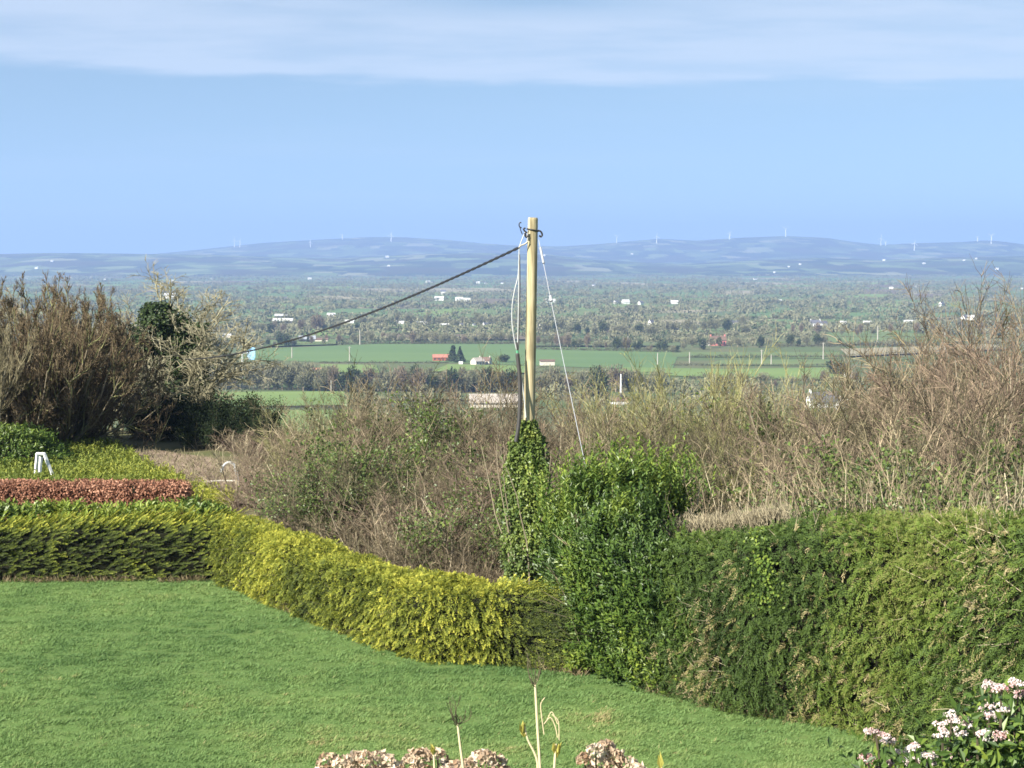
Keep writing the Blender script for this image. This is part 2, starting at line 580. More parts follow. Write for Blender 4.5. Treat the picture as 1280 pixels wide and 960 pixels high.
def lawn_z(x, y):
    p = np.stack([np.ravel(x) * .28, np.ravel(y) * .28, 0 * np.ravel(x)], 1)
    return .004 + .07 * fbm(p, 5, 3).reshape(np.shape(x)) + .05 * (fbm(p * 9, 8, 2).reshape(np.shape(x)) - .5)


g = MB()
xs = np.linspace(-17.5, 9.8, 200)
vv = np.linspace(0, 1, 260)
X = np.repeat(xs[None], 260, 0)
Y = 2 + vv[:, None] * (lawn_top(xs)[None] + .7 - 2)
grid_mesh(g, X, Y, lawn_z(X, Y))
tag(g.obj('lawn', M['lawn'], smooth=True), 'mown green lawn sloping gently to the hedges', 'lawn', None, 'structure')

# grass blades on the lawn (denser where the picture looks)
g = MB()
n = 1150000
yb = rng.uniform(15.5, 36.4, n) ** 1.0
xb = rng.uniform(-.31, .31, n) * yb
ok = (yb < lawn_top(xb) + .25)
xb, yb = xb[ok], yb[ok]
n = len(xb)
P = np.stack([xb, yb, lawn_z(xb, yb) - .008], 1)
cl = fbm(P * np.array([1.6, 1.1, 1]) + 40, 21, 4)
c2 = fbm(P * np.array([3.6, 5.5, 1]) + 7, 22, 3)
c3 = fbm(P * np.array([.35, .3, 1]), 23, 3)
D = unit(np.stack([rng.normal(.12, .45, n), rng.normal(-.05, .45, n), rng.uniform(.45, 1, n)], 1))
L = (.028 + .075 * np.clip(c2 * 2.2 - .7, 0, 1)) * rng.uniform(.7, 1.3, n)
Wd = rng.uniform(.006, .011, n)
S = unit(np.cross(D, rvec(n)))
tip = P + D * L[:, None] + np.array([.3, 0, -.25]) * L[:, None]
V = np.stack([P - S * Wd[:, None], P + S * Wd[:, None], tip], 1).reshape(-1, 3)
t = np.clip(.46 + (cl - .5) * .65 + (c3 - .5) * .7 + (c2 - .5) * .35 + rng.normal(0, .10, n) + (rng.random(n) < .012) * .4 + .5 * (fbm(P * np.array([1.5, 2.2, 1]) + 90, 29, 3) > .775) * rng.random(n), 0, 1)
g.add(V, np.arange(n * 3).reshape(n, 3), t)
tag(g.obj('lawn_grass', M['grass']), 'short tufty green grass growing over the lawn', 'grass', None, 'stuff')

# plain
g = MB()
yy = np.concatenate([np.linspace(470, 1300, 30), np.geomspace(1330, 8200, 40)])
uu = np.linspace(-1, 1, 61)
X = uu[None] * (500 + .75 * yy[:, None]); Y = np.repeat(yy[:, None], 61, 1)
grid_mesh(g, X, Y, np.full(X.shape, PZ))
tag(g.obj('valley_plain', M['plain']), 'flat green and brown farming plain below the hill', 'plain', None, 'structure')


FIELDS = []


def field(poly_px, mi, label):
    FIELDS.append((poly_px, mi))
    P = np.array([at_z(x, y, PZ + FZ[0]) for x, y in poly_px])
    FZ[0] += .05
    me = bpy.data.meshes.new('field')
    me.from_pydata([tuple(p) for p in P], [], [list(range(len(P)))])
    me.materials.append(FM[mi])
    o = bpy.data.objects.new('field', me)
    COL.objects.link(o)
    tag(o, label, 'field', None, 'structure')


FZ = [.2]
field([(300, 437), (470, 430), (640, 430), (850, 438), (840, 463), (640, 456), (560, 453), (420, 453), (300, 449)], 0, 'broad bright green crop field behind the pole')
field([(840, 440), (1050, 440), (1050, 448), (840, 446)], 1, 'narrow green field right of the red roofed house')
field([(900, 450), (1050, 449), (1060, 458), (880, 456)], 1, 'green strip field with two white poles')
field([(780, 459), (905, 461), (1060, 459), (1080, 476), (900, 472), (760, 466)], 5, 'light green meadow above the right thicket')
field([(1030, 414), (1130, 415), (1200, 424), (1190, 431), (1040, 430), (1030, 421)], 1, 'green field right of the big white house')
field([(940, 399), (1020, 399), (1030, 411), (945, 412)], 0, 'green field left of the big white house')
field([(850, 411), (1010, 412), (1010, 416), (850, 418)], 1, 'thin green field left of the white house, lower')
field([(1150, 402), (1250, 402), (1250, 409), (1150, 410)], 2, 'dull green field far right')
field([(400, 455), (470, 456), (475, 466), (405, 465)], 5, 'small light green field left of the dark conifers')
field([(230, 490), (430, 489), (440, 506), (230, 509)], 5, 'long green meadow strip left of the thicket')
field([(230, 513), (470, 512), (480, 545), (230, 550)], 5, 'nearest green meadow at the foot of the hill')
field([(430, 491), (640, 492), (640, 500), (430, 499)], 2, 'dull green strip left of the barn')
field([(240, 423), (330, 423), (345, 428), (240, 431)], 2, 'pale green field behind the ivy clad tree')
field([(560, 455), (660, 457), (660, 466), (540, 464)], 5, 'green paddock below the grey farmhouse')
field([(330, 425), (420, 424), (420, 430), (330, 433)], 1, 'green field above the bright crop field')
field([(440, 406), (640, 405), (640, 409), (440, 410)], 1, 'long thin green field left of the pole')
field([(240, 405), (330, 404), (330, 408), (240, 409)], 1, 'thin green field left beyond the ivy tree')
field([(1050, 436), (1240, 430), (1260, 436), (1060, 445)], 3, 'straw coloured field behind the right thicket')
field([(660, 428), (850, 428), (850, 432), (660, 432)], 2, 'dull field behind the crop field')
field([(480, 417), (660, 418), (660, 424), (480, 424)], 4, 'brown rough field left of the pole')

# far field patchwork: each quad one field
g = MB()
Yk = 1420 * 1.082 ** np.arange(22)
ncol = 46
uc = np.linspace(-.62, .62, ncol)
GX = np.zeros((22, ncol)); GY = np.zeros((22, ncol))
for k in range(22):
    off = .013 * (k % 3)
    GX[k] = (uc + off + rng.normal(0, .004, ncol)) * Yk[k]
    GY[k] = Yk[k] * (1 + .03 * np.sin(uc * 9 + k * 1.7) + rng.normal(0, .009, ncol))
i = np.arange(22 * ncol).reshape(22, ncol)
q = np.stack([i[:-1, :-1], i[:-1, 1:], i[1:, 1:], i[1:, :-1]], -1).reshape(-1, 4)
g.add(np.stack([GX, GY, np.full(GX.shape, PZ + .12)], -1).reshape(-1, 3), q, .5, rng.choice(6, len(q), p=[.26, .30, .24, .07, .06, .07]))
tag(g.obj('field_patchwork', FM), 'patchwork of small fields far out on the plain', 'fields', None, 'structure')

# ------------------------------------------------------------------ hills
SK1 = np.array([(-400, 322), (0, 317.5), (60, 316), (130, 316.5), (200, 317.5), (270, 318.5), (330, 321), (420, 323), (520, 318), (600, 316), (680, 318), (760, 326), (850, 330), (940, 325), (1020, 322), (1100, 325), (1200, 321), (1280, 320), (1700, 325)])
SK2 = np.array([(-400, 330), (100, 324), (200, 317), (270, 310), (330, 303.5), (400, 299.5), (460, 296.5), (500, 296.5), (560, 300), (600, 304), (640, 306.5), (700, 308), (740, 305.5), (800, 300.5), (822, 298.5), (870, 301), (920, 297.5), (980, 295), (1030, 297), (1070, 303), (1100, 306), (1140, 304), (1200, 302.5), (1230, 300.5), (1250, 301.5), (1290, 307), (1700, 314)])
Y0, Y1, Y2, Y3 = 6300., 9000., 12500., 15800.


def px_of(x, y):
    return 640 + F * x / y


def zpx(py, Y):
    v = -(py - 480) / F
    return CAMZ + Y * (-SP + v * CP) / (CP + v * SP)


def hill_z(x, y):
    u = px_of(x, y)
    z1 = zpx(np.interp(u, SK1[:, 0], SK1[:, 1]), Y1)
    z2 = zpx(np.interp(u, SK2[:, 0], SK2[:, 1]), Y2)
    base = PZ - 3
    a = sstep(Y0, Y1, y) ** .8
    dip = np.minimum(z1, z2 - 8) - 14
    z = np.where(y < Y1, base + (z1 - base) * a,
                 np.where(y < (Y1 + 900), z1 + (dip - z1) * sstep(Y1, Y1 + 900, y),
                          np.where(y < Y2, dip + (z2 - dip) * sstep(Y1 + 900, Y2, y), z2 + (base - z2) * sstep(Y2, Y3, y))))
    p = np.stack([np.ravel(x) * .0016, np.ravel(y) * .0010, 0 * np.ravel(x)], 1)
    nzv = (fbm(p, 31, 4).reshape(np.shape(x)) - .5)
    m = sstep(Y0, Y0 + 600, y) * (1 - .9 * np.exp(-((y - Y2) / 500) ** 2)) * (1 - .85 * np.exp(-((y - Y1) / 400) ** 2))
    return z + 26 * nzv * m


g = MB()
uu = np.linspace(-500, 1780, 300)
yy = np.concatenate([np.linspace(Y0, Y1 + 900, 70), np.linspace(Y1 + 960, Y2, 50), np.linspace(Y2 + 120, Y3, 14)])
X = (uu[None] - 640) / F * yy[:, None]; Y = np.repeat(yy[:, None], 300, 1)
grid_mesh(g, X, Y, hill_z(X, Y))
m, nt, bs, out = new_mat('hill_patchwork')
tc = node(nt, 'ShaderNodeTexCoord')
mp = node(nt, 'ShaderNodeMapping'); mp.inputs['Scale'].default_value = (1 / 130, 1 / 230, 0)
nt.links.new(tc.outputs['Object'], mp.inputs[0])
nd = node(nt, 'ShaderNodeTexNoise'); nd.inputs['Scale'].default_value = 1.2; nd.inputs['Detail'].default_value = 3
nt.links.new(mp.outputs[0], nd.inputs['Vector'])
ad = node(nt, 'ShaderNodeMix', data_type='RGBA'); ad.inputs[0].default_value = .12
nt.links.new(mp.outputs[0], ad.inputs[6]); nt.links.new(nd.outputs[1], ad.inputs[7])
vo = node(nt, 'ShaderNodeTexVoronoi', distance='CHEBYCHEV'); vo.inputs['Scale'].default_value = 1.3
nt.links.new(ad.outputs[2], vo.inputs['Vector'])
se = node(nt, 'ShaderNodeSeparateColor')
nt.links.new(vo.outputs['Color'], se.inputs[0])
rp = ramp(nt, [(0, (.03, .04, .02)), (.34, (.045, .055, .025)), (.42, (.075, .09, .04)), (.65, (.09, .12, .05)), (.85, (.15, .19, .075)), (.96, (.21, .21, .12))])
nt.links.new(se.outputs[0], rp.inputs[0])
nb = node(nt, 'ShaderNodeTexNoise'); nb.inputs['Scale'].default_value = .45; nb.inputs['Detail'].default_value = 6
nt.links.new(mp.outputs[0], nb.inputs['Vector'])
rb = ramp(nt, [(.50, (0, 0, 0)), (.60, (1, 1, 1))])
nt.links.new(nb.outputs[0], rb.inputs[0])
mx = node(nt, 'ShaderNodeMix', data_type='RGBA')
mx.inputs[7].default_value = (.06, .055, .03, 1)
nt.links.new(rb.outputs[0], mx.inputs[0]); nt.links.new(rp.outputs[0], mx.inputs[6])
nt.links.new(mx.outputs[2], bs.inputs['Base Color']); bs.inputs['Roughness'].default_value = 1; bs.inputs['Specular IOR Level'].default_value = 0
tag(g.obj('hills', m, smooth=True), 'long low hills with hazy fields and dark forestry', 'hills', None, 'structure')


def hill_hit(px, py):
    d = ray(px, py)
    Y = np.linspace(Y0, Y2 + 400, 3000)
    t = Y / d[1]
    x, z = d[0] * t, CAMZ + d[2] * t
    h = hill_z(x, Y)
    k = np.argmax(h >= z) if (h >= z).any() else np.argmin(np.where(Y > Y1 + 1500, z - h, 1e9))
    return np.array([x[k], Y[k], h[k]])


# wind turbines
def turbine(px, ptop, pbase, label, spin):
    P = hill_hit(px, pbase)
    Hh = (pbase - ptop) / F * P[1]
    hub, bl = Hh * .66, Hh * .36
    e = empty('wind_turbine', P - [0, 0, 2], label, 'wind turbine', 'wind turbines along the far hills')
    mb = MB()
    tube_path(mb, [(0, 0, 0), (0, 0, hub * .5 + 1), (0, 0, hub + 2)], [3.0, 2.5, 2.0], 10)
    mb.obj('tower', M['turbine'], e)
    mb = MB(); box(mb, -1.7, 1.7, -5, 5, hub, hub + 3.6); mb.obj('nacelle', M['turbine'], e)
    for k in range(3):
        a = spin + k * 2 * math.pi / 3
        d = np.array([math.sin(a), 0, math.cos(a)]); s = np.array([d[2], 0, -d[0]])
        c = np.array([0, -5.6, hub + 1.8])
        mb = MB()
        tube_path(mb, [c, c + d * bl * .2 + s * .5, c + d * bl * .6 + s * .2, c + d * bl], [1.0, 1.7, 1.1, .35], 6)
        mb.obj('blade', M['turbine'], e)


TB = [(293, 296, 309, 'faint white wind turbine, leftmost on the hill crest', 0), (300, 297, 309, 'faint white wind turbine, second from left', .5),
      (388, 299, 309, 'white wind turbine, third from left, below the crest', .1), (428, 291, 299, 'faint turbine tip left of the highest left hill', .9),
      (489, 289, 302, 'white wind turbine on top of the left hill', .2), (771, 291, 304, 'first white wind turbine right of the pole', 1.0),
      (821, 291, 304, 'second white wind turbine right of the pole', .05), (912, 288, 299, 'third white wind turbine right of the pole', .6),
      (982, 281, 296, 'tall white wind turbine on the highest right hill', 1.0), (1101, 293, 307, 'white wind turbine in the right saddle, taller of two', .1),
      (1107, 300, 307, 'short faint wind turbine beside a taller one in saddle', .4), (1143, 299, 313, 'white wind turbine below the crest right of the saddle', .15),
      (1222, 294, 302, 'faint small wind turbine on the far right hill', .7), (1239, 289, 305, 'tall white wind turbine at the far right', .95)]
for tb in TB:
    turbine(*tb)
# ------------------------------------------------------------------ valley trees
def sliver_crown(mb, n, c, rad, size, seed, tint=(.2, .9), up=.5, shape='round', mi=0):
    r = np.random.default_rng(seed)
    d = rvec(n, r)
    rr = r.random(n) ** .45
    P = d * rr[:, None]
    if shape == 'cone':
        h = r.random(n) ** 1.3
        a = r.random(n) * 2 * math.pi
        q = (1 - h) * (.55 + .45 * r.random(n))
        P = np.stack([np.cos(a) * q, np.sin(a) * q, h * 2 - 1], 1)
    lob = fbm(P * 1.7 + seed, seed, 2)
    P = P * (.45 + 1.1 * lob)[:, None]
    P = P * np.asarray(rad) + np.asarray(c)
    D = unit(d * .7 + np.array([0, 0, up]) + r.normal(0, .4, (n, 3)))
    S = unit(np.cross(D, rvec(n, r)))
    L = size * r.uniform(.6, 1.5, n)[:, None]
    W = size * r.uniform(.07, .20, n)[:, None] * (2.2 if shape == 'cone' or up < .3 else 1)
    V = np.stack([P - D * L * .5 - S * W, P - D * L * .5 + S * W, P + D * L * .5 + S * W * .3, P + D * L * .5 - S * W * .3], 1).reshape(-1, 3)
    mb.add(V, np.arange(n * 4).reshape(n, 4), np.clip(r.uniform(*tint, n), 0, 1), mi)


def far_tree_meshes(seed, kind):
    r = np.random.default_rng(seed)
    t, c = MB(), MB()
    if kind == 'cone':
        tube_path(t, [(0, 0, -.3), (0, 0, 3), (0, 0, 8)], [.3, .22, .05], 6, .4)
        sliver_crown(c, 900, (0, 0, 5.4), (2.4, 2.4, 5.0), .75, seed, (0, 1), .1, 'cone')
        return t.mesh('trunk', M['bark']), c.mesh('crown', M['far_green'])
    hgt = 10.
    tube_path(t, [(0, 0, -.3), (.1, 0, 3), (.0, .1, 6), (.1, .1, 9)], [.28, .22, .14, .04], 6, .6)
    nb = 10
    P0 = np.repeat(np.array([[.05, 0, 0]]), nb, 0) + np.stack([0 * r.random(nb), 0 * r.random(nb), r.uniform(2.2, 6.5, nb)], 1)
    dd = unit(np.stack([r.normal(0, .7, nb), r.normal(0, .7, nb), r.uniform(.5, 1.1, nb)], 1))
    ln = r.uniform(2.5, 4, nb)[:, None]
    tubes(t, np.stack([P0, P0 + dd * ln * .5, P0 + dd * ln + [0, 0, .4]], 1), np.repeat(np.array([[.11, .08, .03]]), nb, 0), 4, .6)
    if kind == 'dense':
        sliver_crown(c, 1100, (0, 0, 5.3), (3.4, 3.4, 4.9), .8, seed, (0, 1), .1)
        return t.mesh('trunk', M['bark']), c.mesh('crown', M['far_green'])
    rad = {'round': (3.9, 3.9, 4.3), 'tall': (2.3, 2.3, 5.0), 'red': (3.0, 3.0, 4.6), 'low': (4.2, 4.2, 3.2)}[kind]
    sliver_crown(c, 1000 if kind != 'tall' else 750, (0, 0, 10.2 - rad[2] if kind != 'low' else 4.4), rad, .95, seed, (.1, .95), .6)
    return t.mesh('trunk', M['bark']), c.mesh('crown', M['far_red'] if kind == 'red' else M['far_twig'])


VAR = {k: [far_tree_meshes(s + 100 * i, k) for i in range(nv)] for s, (k, nv) in enumerate([('round', 4), ('tall', 3), ('red', 2), ('low', 2), ('dense', 2), ('cone', 2)])}
KLAB = {'round': 'round bare grey brown tree', 'tall': 'narrow bare grey brown tree', 'red': 'reddish brown bare tree', 'low': 'low spreading bare tree', 'dense': 'dark ivy green tree', 'cone': 'dark pointed conifer'}


def far_tree(P, h, kind, where, detailed=True, wide=1.0, group=None, label=None):
    tm, cm = VAR[kind][rng.integers(len(VAR[kind]))]
    s = h / 10.0
    e = empty('conifer_tree' if kind == 'cone' else 'bare_tree' if kind not in ('dense',) else 'evergreen_tree', P, label or f'{KLAB[kind]} {where}', 'tree', group or f'trees {where}', rng.uniform(0, 6.28))
    e.scale = (s * wide, s * wide, s)
    inst('trunk', tm, e)
    inst('crown', cm, e)


BANDS = [  # image polyline of bases, height px (lo,hi), count, kinds, where
    ([(235, 484), (320, 487), (420, 489)], (22, 38), 30, ['round', 'tall', 'tall', 'round', 'low'], 'in the bare strip wood left of the thicket'),
    ([(235, 480), (330, 479), (420, 480)], (20, 30), 22, ['round', 'tall', 'red'], 'at the back of the bare strip wood'),
    ([(415, 489), (520, 490), (640, 490)], (20, 34), 26, ['red', 'round', 'tall', 'low', 'dense'], 'in the reddish wood row below the farm'),
    ([(430, 480), (520, 476), (640, 478)], (10, 22), 22, ['red', 'low', 'round'], 'behind the reddish wood row'),
    ([(670, 489), (740, 488), (830, 490)], (18, 34), 18, ['red', 'round', 'low', 'round'], 'below the crop field right of the pole'),
    ([(880, 478), (960, 482), (1090, 480)], (8, 20), 16, ['red', 'low', 'round'], 'under the light green meadow on the right'),
    ([(360, 430), (470, 427), (640, 429)], (9, 17), 30, ['round', 'low', 'red', 'low'], 'along the top of the crop field'),
    ([(670, 432), (760, 436), (850, 440)], (8, 18), 24, ['round', 'low', 'dense', 'red'], 'along the top of the crop field, right of pole'),
    ([(850, 437), (930, 433), (1060, 432)], (8, 16), 18, ['low', 'round', 'dense'], 'around the red roofed house'),
    ([(235, 436), (300, 434), (370, 431)], (8, 18), 16, ['round', 'low', 'dense'], 'left of the blue board'),
    ([(230, 418), (330, 417), (450, 414)], (9, 17), 22, ['round', 'low', 'red', 'dense'], 'around the white roofed barn'),
    ([(450, 405), (560, 408), (660, 405)], (9, 18), 24, ['round', 'tall', 'low'], 'around the white farm far left of pole'),
    ([(680, 417), (800, 420), (930, 412)], (9, 18), 26, ['round', 'low', 'round', 'dense'], 'on the plain right of the pole'),
    ([(930, 417), (1060, 420), (1200, 414), (1280, 416)], (8, 14), 22, ['low', 'round', 'red'], 'near the big white house'),
]
for pl, (h0, h1), cnt, kinds, where in BANDS:
    pl = np.array(pl, float)
    for j in range(cnt):
        px = pl[0, 0] + (pl[-1, 0] - pl[0, 0]) * (j + rng.uniform(.1, .9)) / cnt
        py = np.interp(px, pl[:, 0], pl[:, 1]) + rng.normal(0, 1.0)
        if abs(px - 305) < 9 and py > 455:
            continue
        P = at_z(px, py, PZ)
        far_tree(P, rng.uniform(h0, h1) / F * P[1], kinds[rng.integers(len(kinds))], where, wide=rng.uniform(.8, 1.25))

# single trees that stand out
for px, py, hp, k, wd, lab in [(566, 452, 21, 'cone', 1.6, 'left of the two dark conifers beside the brick farm'), (575, 453, 19, 'cone', 1.7, 'right of the two dark conifers beside the brick farm'),
                               (630, 453, 10, 'dense', 2.2, 'squat dark bush right of the grey farmhouse'), (397, 415, 22, 'red', 1.5, 'big reddish bare tree right of the white roofed barn'),
                               (747, 503, 44, 'dense', 1.0, 'large green ivy covered tree right of the pole'), (776, 499, 24, 'cone', .6, 'thin dark conifer behind the white mast'),
                               (1046, 468, 18, 'dense', 2.3, 'broad dark tree clump beside the light green meadow'), (306, 410, 12, 'dense', 1.5, 'rounded dark tree above the blue board'),
                               (1201, 412, 14, 'round', 1.3, 'round bare tree below the white hamlet'), (385, 429, 12, 'cone', .8, 'small dark conifer by the blue shed'),
                               (520, 486, 30, 'dense', .7, 'dark ivy tree in the reddish wood row'), (602, 489, 28, 'dense', .6, 'narrow dark tree below the grey farmhouse'),
                               (446, 427, 9, 'dense', 1.6, 'round dark bush by the low shed')]:
    P = at_z(px, py, PZ)
    far_tree(P, hp / F * P[1], k, '', True, wd, None, lab)

# hedgerows: 60 m strips
HV = []
for s in range(4):
    mb = MB()
    r = np.random.default_rng(70 + s)
    for k in range(16):
        hh = r.uniform(1.0, 2.2)
        sliver_crown(mb, 110, (-30 + 60 * (k + .5) / 16, 0, hh * .7), (2.6, 1.3, hh), .8, 300 + s * 20 + k, (0, 1), .3)
    HV.append(mb.mesh('field_hedge', M['far_hedge']))


def hedgerow(a, b, h, label):
    A, B = at_z(*a, PZ), at_z(*b, PZ)
    d = B - A
    L = np.linalg.norm(d)
    n = max(1, int(round(L / 60)))
    e = empty('field_hedgerow', A, label, 'hedgerow', 'hedgerows between the fields')
    for k in range(n):
        p = d * (k + .5) / n
        inst('hedge_bush', HV[rng.integers(4)], e, p, math.atan2(d[1], d[0]) + (math.pi if rng.random() < .5 else 0), (L / n / 60, 1, h / 3.0))


HR = [((300, 433), (480, 430), 2.2, 'dark hedgerow along the top left of the crop field'), ((480, 430), (650, 430), 2.6, 'dark hedgerow along the top middle of the crop field'),
      ((668, 437), (850, 441), 3.4, 'dark hedgerow along the top right of the crop field'), ((400, 454), (560, 454), 1.6, 'brown hedgerow below the crop field left part'),
      ((860, 447), (1060, 447), 2.6, 'hedgerow above the field with white poles'), ((840, 457), (1060, 457.5), 1.8, 'thin hedgerow above the light green meadow'),
      ((970, 434), (1160, 433), 4.0, 'thick dark hedgerow below the big white house'), ((235, 511), (430, 510), 1.7, 'dark hedgerow between the two nearest meadows'),
      ((240, 487), (640, 490), 1.8, 'hedgerow at the foot of the bare strip wood'), ((660, 466), (840, 468), 1.6, 'low hedgerow below the crop field right part'),
      ((860, 474), (1080, 478), 3.2, 'hedgerow below the light green meadow'), ((240, 411), (450, 411), 3.2, 'hedgerow behind the white roofed barn'),
      ((330, 425), (640, 424), 2.4, 'hedgerow behind the crop field'), ((670, 412), (940, 410), 3.2, 'hedgerow right of the pole in the middle distance'),
      ((840, 419), (1010, 417), 2.2, 'hedgerow below the thin green field'), ((1020, 432), (1200, 431), 3.0, 'hedgerow below the field right of the white house'),
      ((1010, 413), (1200, 413), 2.4, 'hedgerow level with the big white house'), ((440, 404), (650, 404), 3.0, 'hedgerow above the long thin field'),
      ((660, 427), (850, 427), 2.6, 'hedgerow behind the dull field right of pole'), ((1060, 446), (1270, 437), 2.6, 'hedgerow below the straw field'),
      ((1030, 422), (1195, 422), 1.6, 'thin hedge line across the field right of white house'), ((930, 399), (1280, 400), 3.6, 'long hedgerow beyond the big white house')]
for h in HR:
    hedgerow(*h)

# the mass of trees far out on the plain
g = MB()
base, hedge_pts = [], []
for k in range(22):
    for c in range(ncol - 1):
        if abs(uc[c]) > .42:
            continue
        for horiz in (True, False):
            if horiz:
                a, b = (GX[k, c], GY[k, c]), (GX[k, c + 1], GY[k, c + 1])
            elif k < 21:
                a, b = (GX[k, c], GY[k, c]), (GX[k + 1, c], GY[k + 1, c])
            else:
                continue
            L = math.dist(a, b)
            hn = int(L / (9 + GY[k, c] / 220)) + 1
            ht = rng.random(hn)
            hedge_pts.append(np.stack([a[0] + (b[0] - a[0]) * ht, a[1] + (b[1] - a[1]) * ht + rng.normal(0, 2, hn)], 1))
            dn = rng.choice([.05, .5, 2.2], p=[.50, .22, .28]) * (1.5 if horiz else .6)
            m_ = int(L / (15 + GY[k, c] / 400) * dn) + 1
            t = rng.random(m_)
            base.append(np.stack([a[0] + (b[0] - a[0]) * t + rng.normal(0, 5, m_), a[1] + (b[1] - a[1]) * t + rng.normal(0, 5, m_)], 1))
# woods
for _ in range(70):
    Yc = rng.uniform(1900, 6600); Xc = rng.uniform(-.33, .33) * Yc
    m_ = int(rng.uniform(20, 60))
    base.append(np.stack([Xc + rng.normal(0, 130, m_), Yc + rng.normal(0, 22, m_)], 1))
# scrub and small trees filling the corners between the nearer fields
cand_u, cand_v = rng.uniform(-60, 1340, 5200), rng.uniform(0, 1, 5200)
cand_v = 397 + 36 * cand_v ** .9
bad = np.zeros(5200, bool)
for poly, mi_ in FIELDS:
    if mi_ in (0, 1, 5, 3):
        pa_ = np.array(poly, float)
        j_ = len(pa_) - 1
        c_ = np.zeros(5200, bool)
        for i_ in range(len(pa_)):
            (xi, yi), (xj, yj) = pa_[i_], pa_[j_]
            c_ ^= ((yi > cand_v) != (yj > cand_v)) & (cand_u < (xj - xi) * (cand_v - yi) / (yj - yi + 1e-9) + xi)
            j_ = i_
        bad |= c_
cl_ = fbm(np.stack([cand_u / 110, cand_v / 1.7, 0 * cand_u], 1), 120, 3)
kk = ~bad & (cl_ > .51)
mid = np.array([at_z(a, b, PZ)[:2] for a, b in zip(cand_u[kk], cand_v[kk])])
cand_u2, cand_v2 = rng.uniform(-60, 1340, 900), rng.uniform(478, 512, 900)
k2 = ~((cand_u2 < 440) & (cand_v2 > 488)) & (fbm(np.stack([cand_u2 / 40, cand_v2 / 6, 0 * cand_u2], 1), 121, 3) > .46) & ~((cand_u2 > 585) & (cand_u2 < 655) & (cand_v2 > 494)) & ~((np.abs(cand_u2 - 1040) < 32) & (cand_v2 > 492)) & ~((np.abs(cand_u2 - 776) < 14) & (cand_v2 > 496))
near_ = np.array([at_z(a, b, PZ)[:2] for a, b in zip(cand_u2[k2], cand_v2[k2])])
n_far = sum(len(b_) for b_ in base)
base += [mid, near_]
base = np.concatenate(base)
NT = len(base)
NS = 34
hh = rng.uniform(4.0, 8.5, NT)
hh[n_far:] = rng.uniform(2.5, 6.0, NT - n_far)
gr = rng.random(NT)
P = np.repeat(np.concatenate([base, np.full((NT, 1), PZ)], 1), NS, 0)
H_ = np.repeat(hh, NS)
n = len(P)
d = rvec(n) * (rng.random(n) ** .4)[:, None]
P = P + d * np.stack([H_ * .72, H_ * .45, H_ * .46], 1) + np.stack([0 * H_, 0 * H_, H_ * .5], 1)
D = unit(rng.normal(0, .6, (n, 3)) + [0, 0, .5]); S = unit(np.cross(D, rvec(n)))
Ls = (H_ * rng.uniform(.10, .20, n))[:, None]; Ws = (H_ * rng.uniform(.05, .10, n))[:, None]
V = np.stack([P - D * Ls - S * Ws, P - D * Ls + S * Ws, P + D * Ls + S * Ws * .4, P + D * Ls - S * Ws * .4], 1).reshape(-1, 3)
g.add(V, np.arange(n * 4).reshape(n, 4), rng.uniform(.3, .8, n), np.repeat((gr > .9).astype(int), NS))
hp_ = np.concatenate(hedge_pts)
NH, HS = len(hp_), 9
wd_ = 5 + hp_[:, 1] / 450
P = np.repeat(np.concatenate([hp_, np.full((NH, 1), PZ)], 1), HS, 0) + rng.normal(0, 1, (NH * HS, 3)) * np.stack([np.repeat(wd_, HS), np.full(NH * HS, 1.5), np.zeros(NH * HS)], 1)
P[:, 2] += rng.uniform(.2, 2.6, NH * HS)
n = NH * HS
D = unit(rng.normal(0, .6, (n, 3)) + [0, 0, .3]); S = unit(np.cross(D, rvec(n)))
Ls, Ws = rng.uniform(.9, 2.0, (n, 1)), rng.uniform(.5, 1.1, (n, 1))
V = np.stack([P - D * Ls - S * Ws, P - D * Ls + S * Ws, P + D * Ls + S * Ws * .4, P + D * Ls - S * Ws * .4], 1).reshape(-1, 3)
g.add(V, np.arange(n * 4).reshape(n, 4), rng.uniform(0, .6, n), 0)
tag(g.obj('distant_woodland', [M['far_twig'], M['far_green']]), 'mass of far trees and hedges spread over the plain', 'woodland', None, 'stuff')


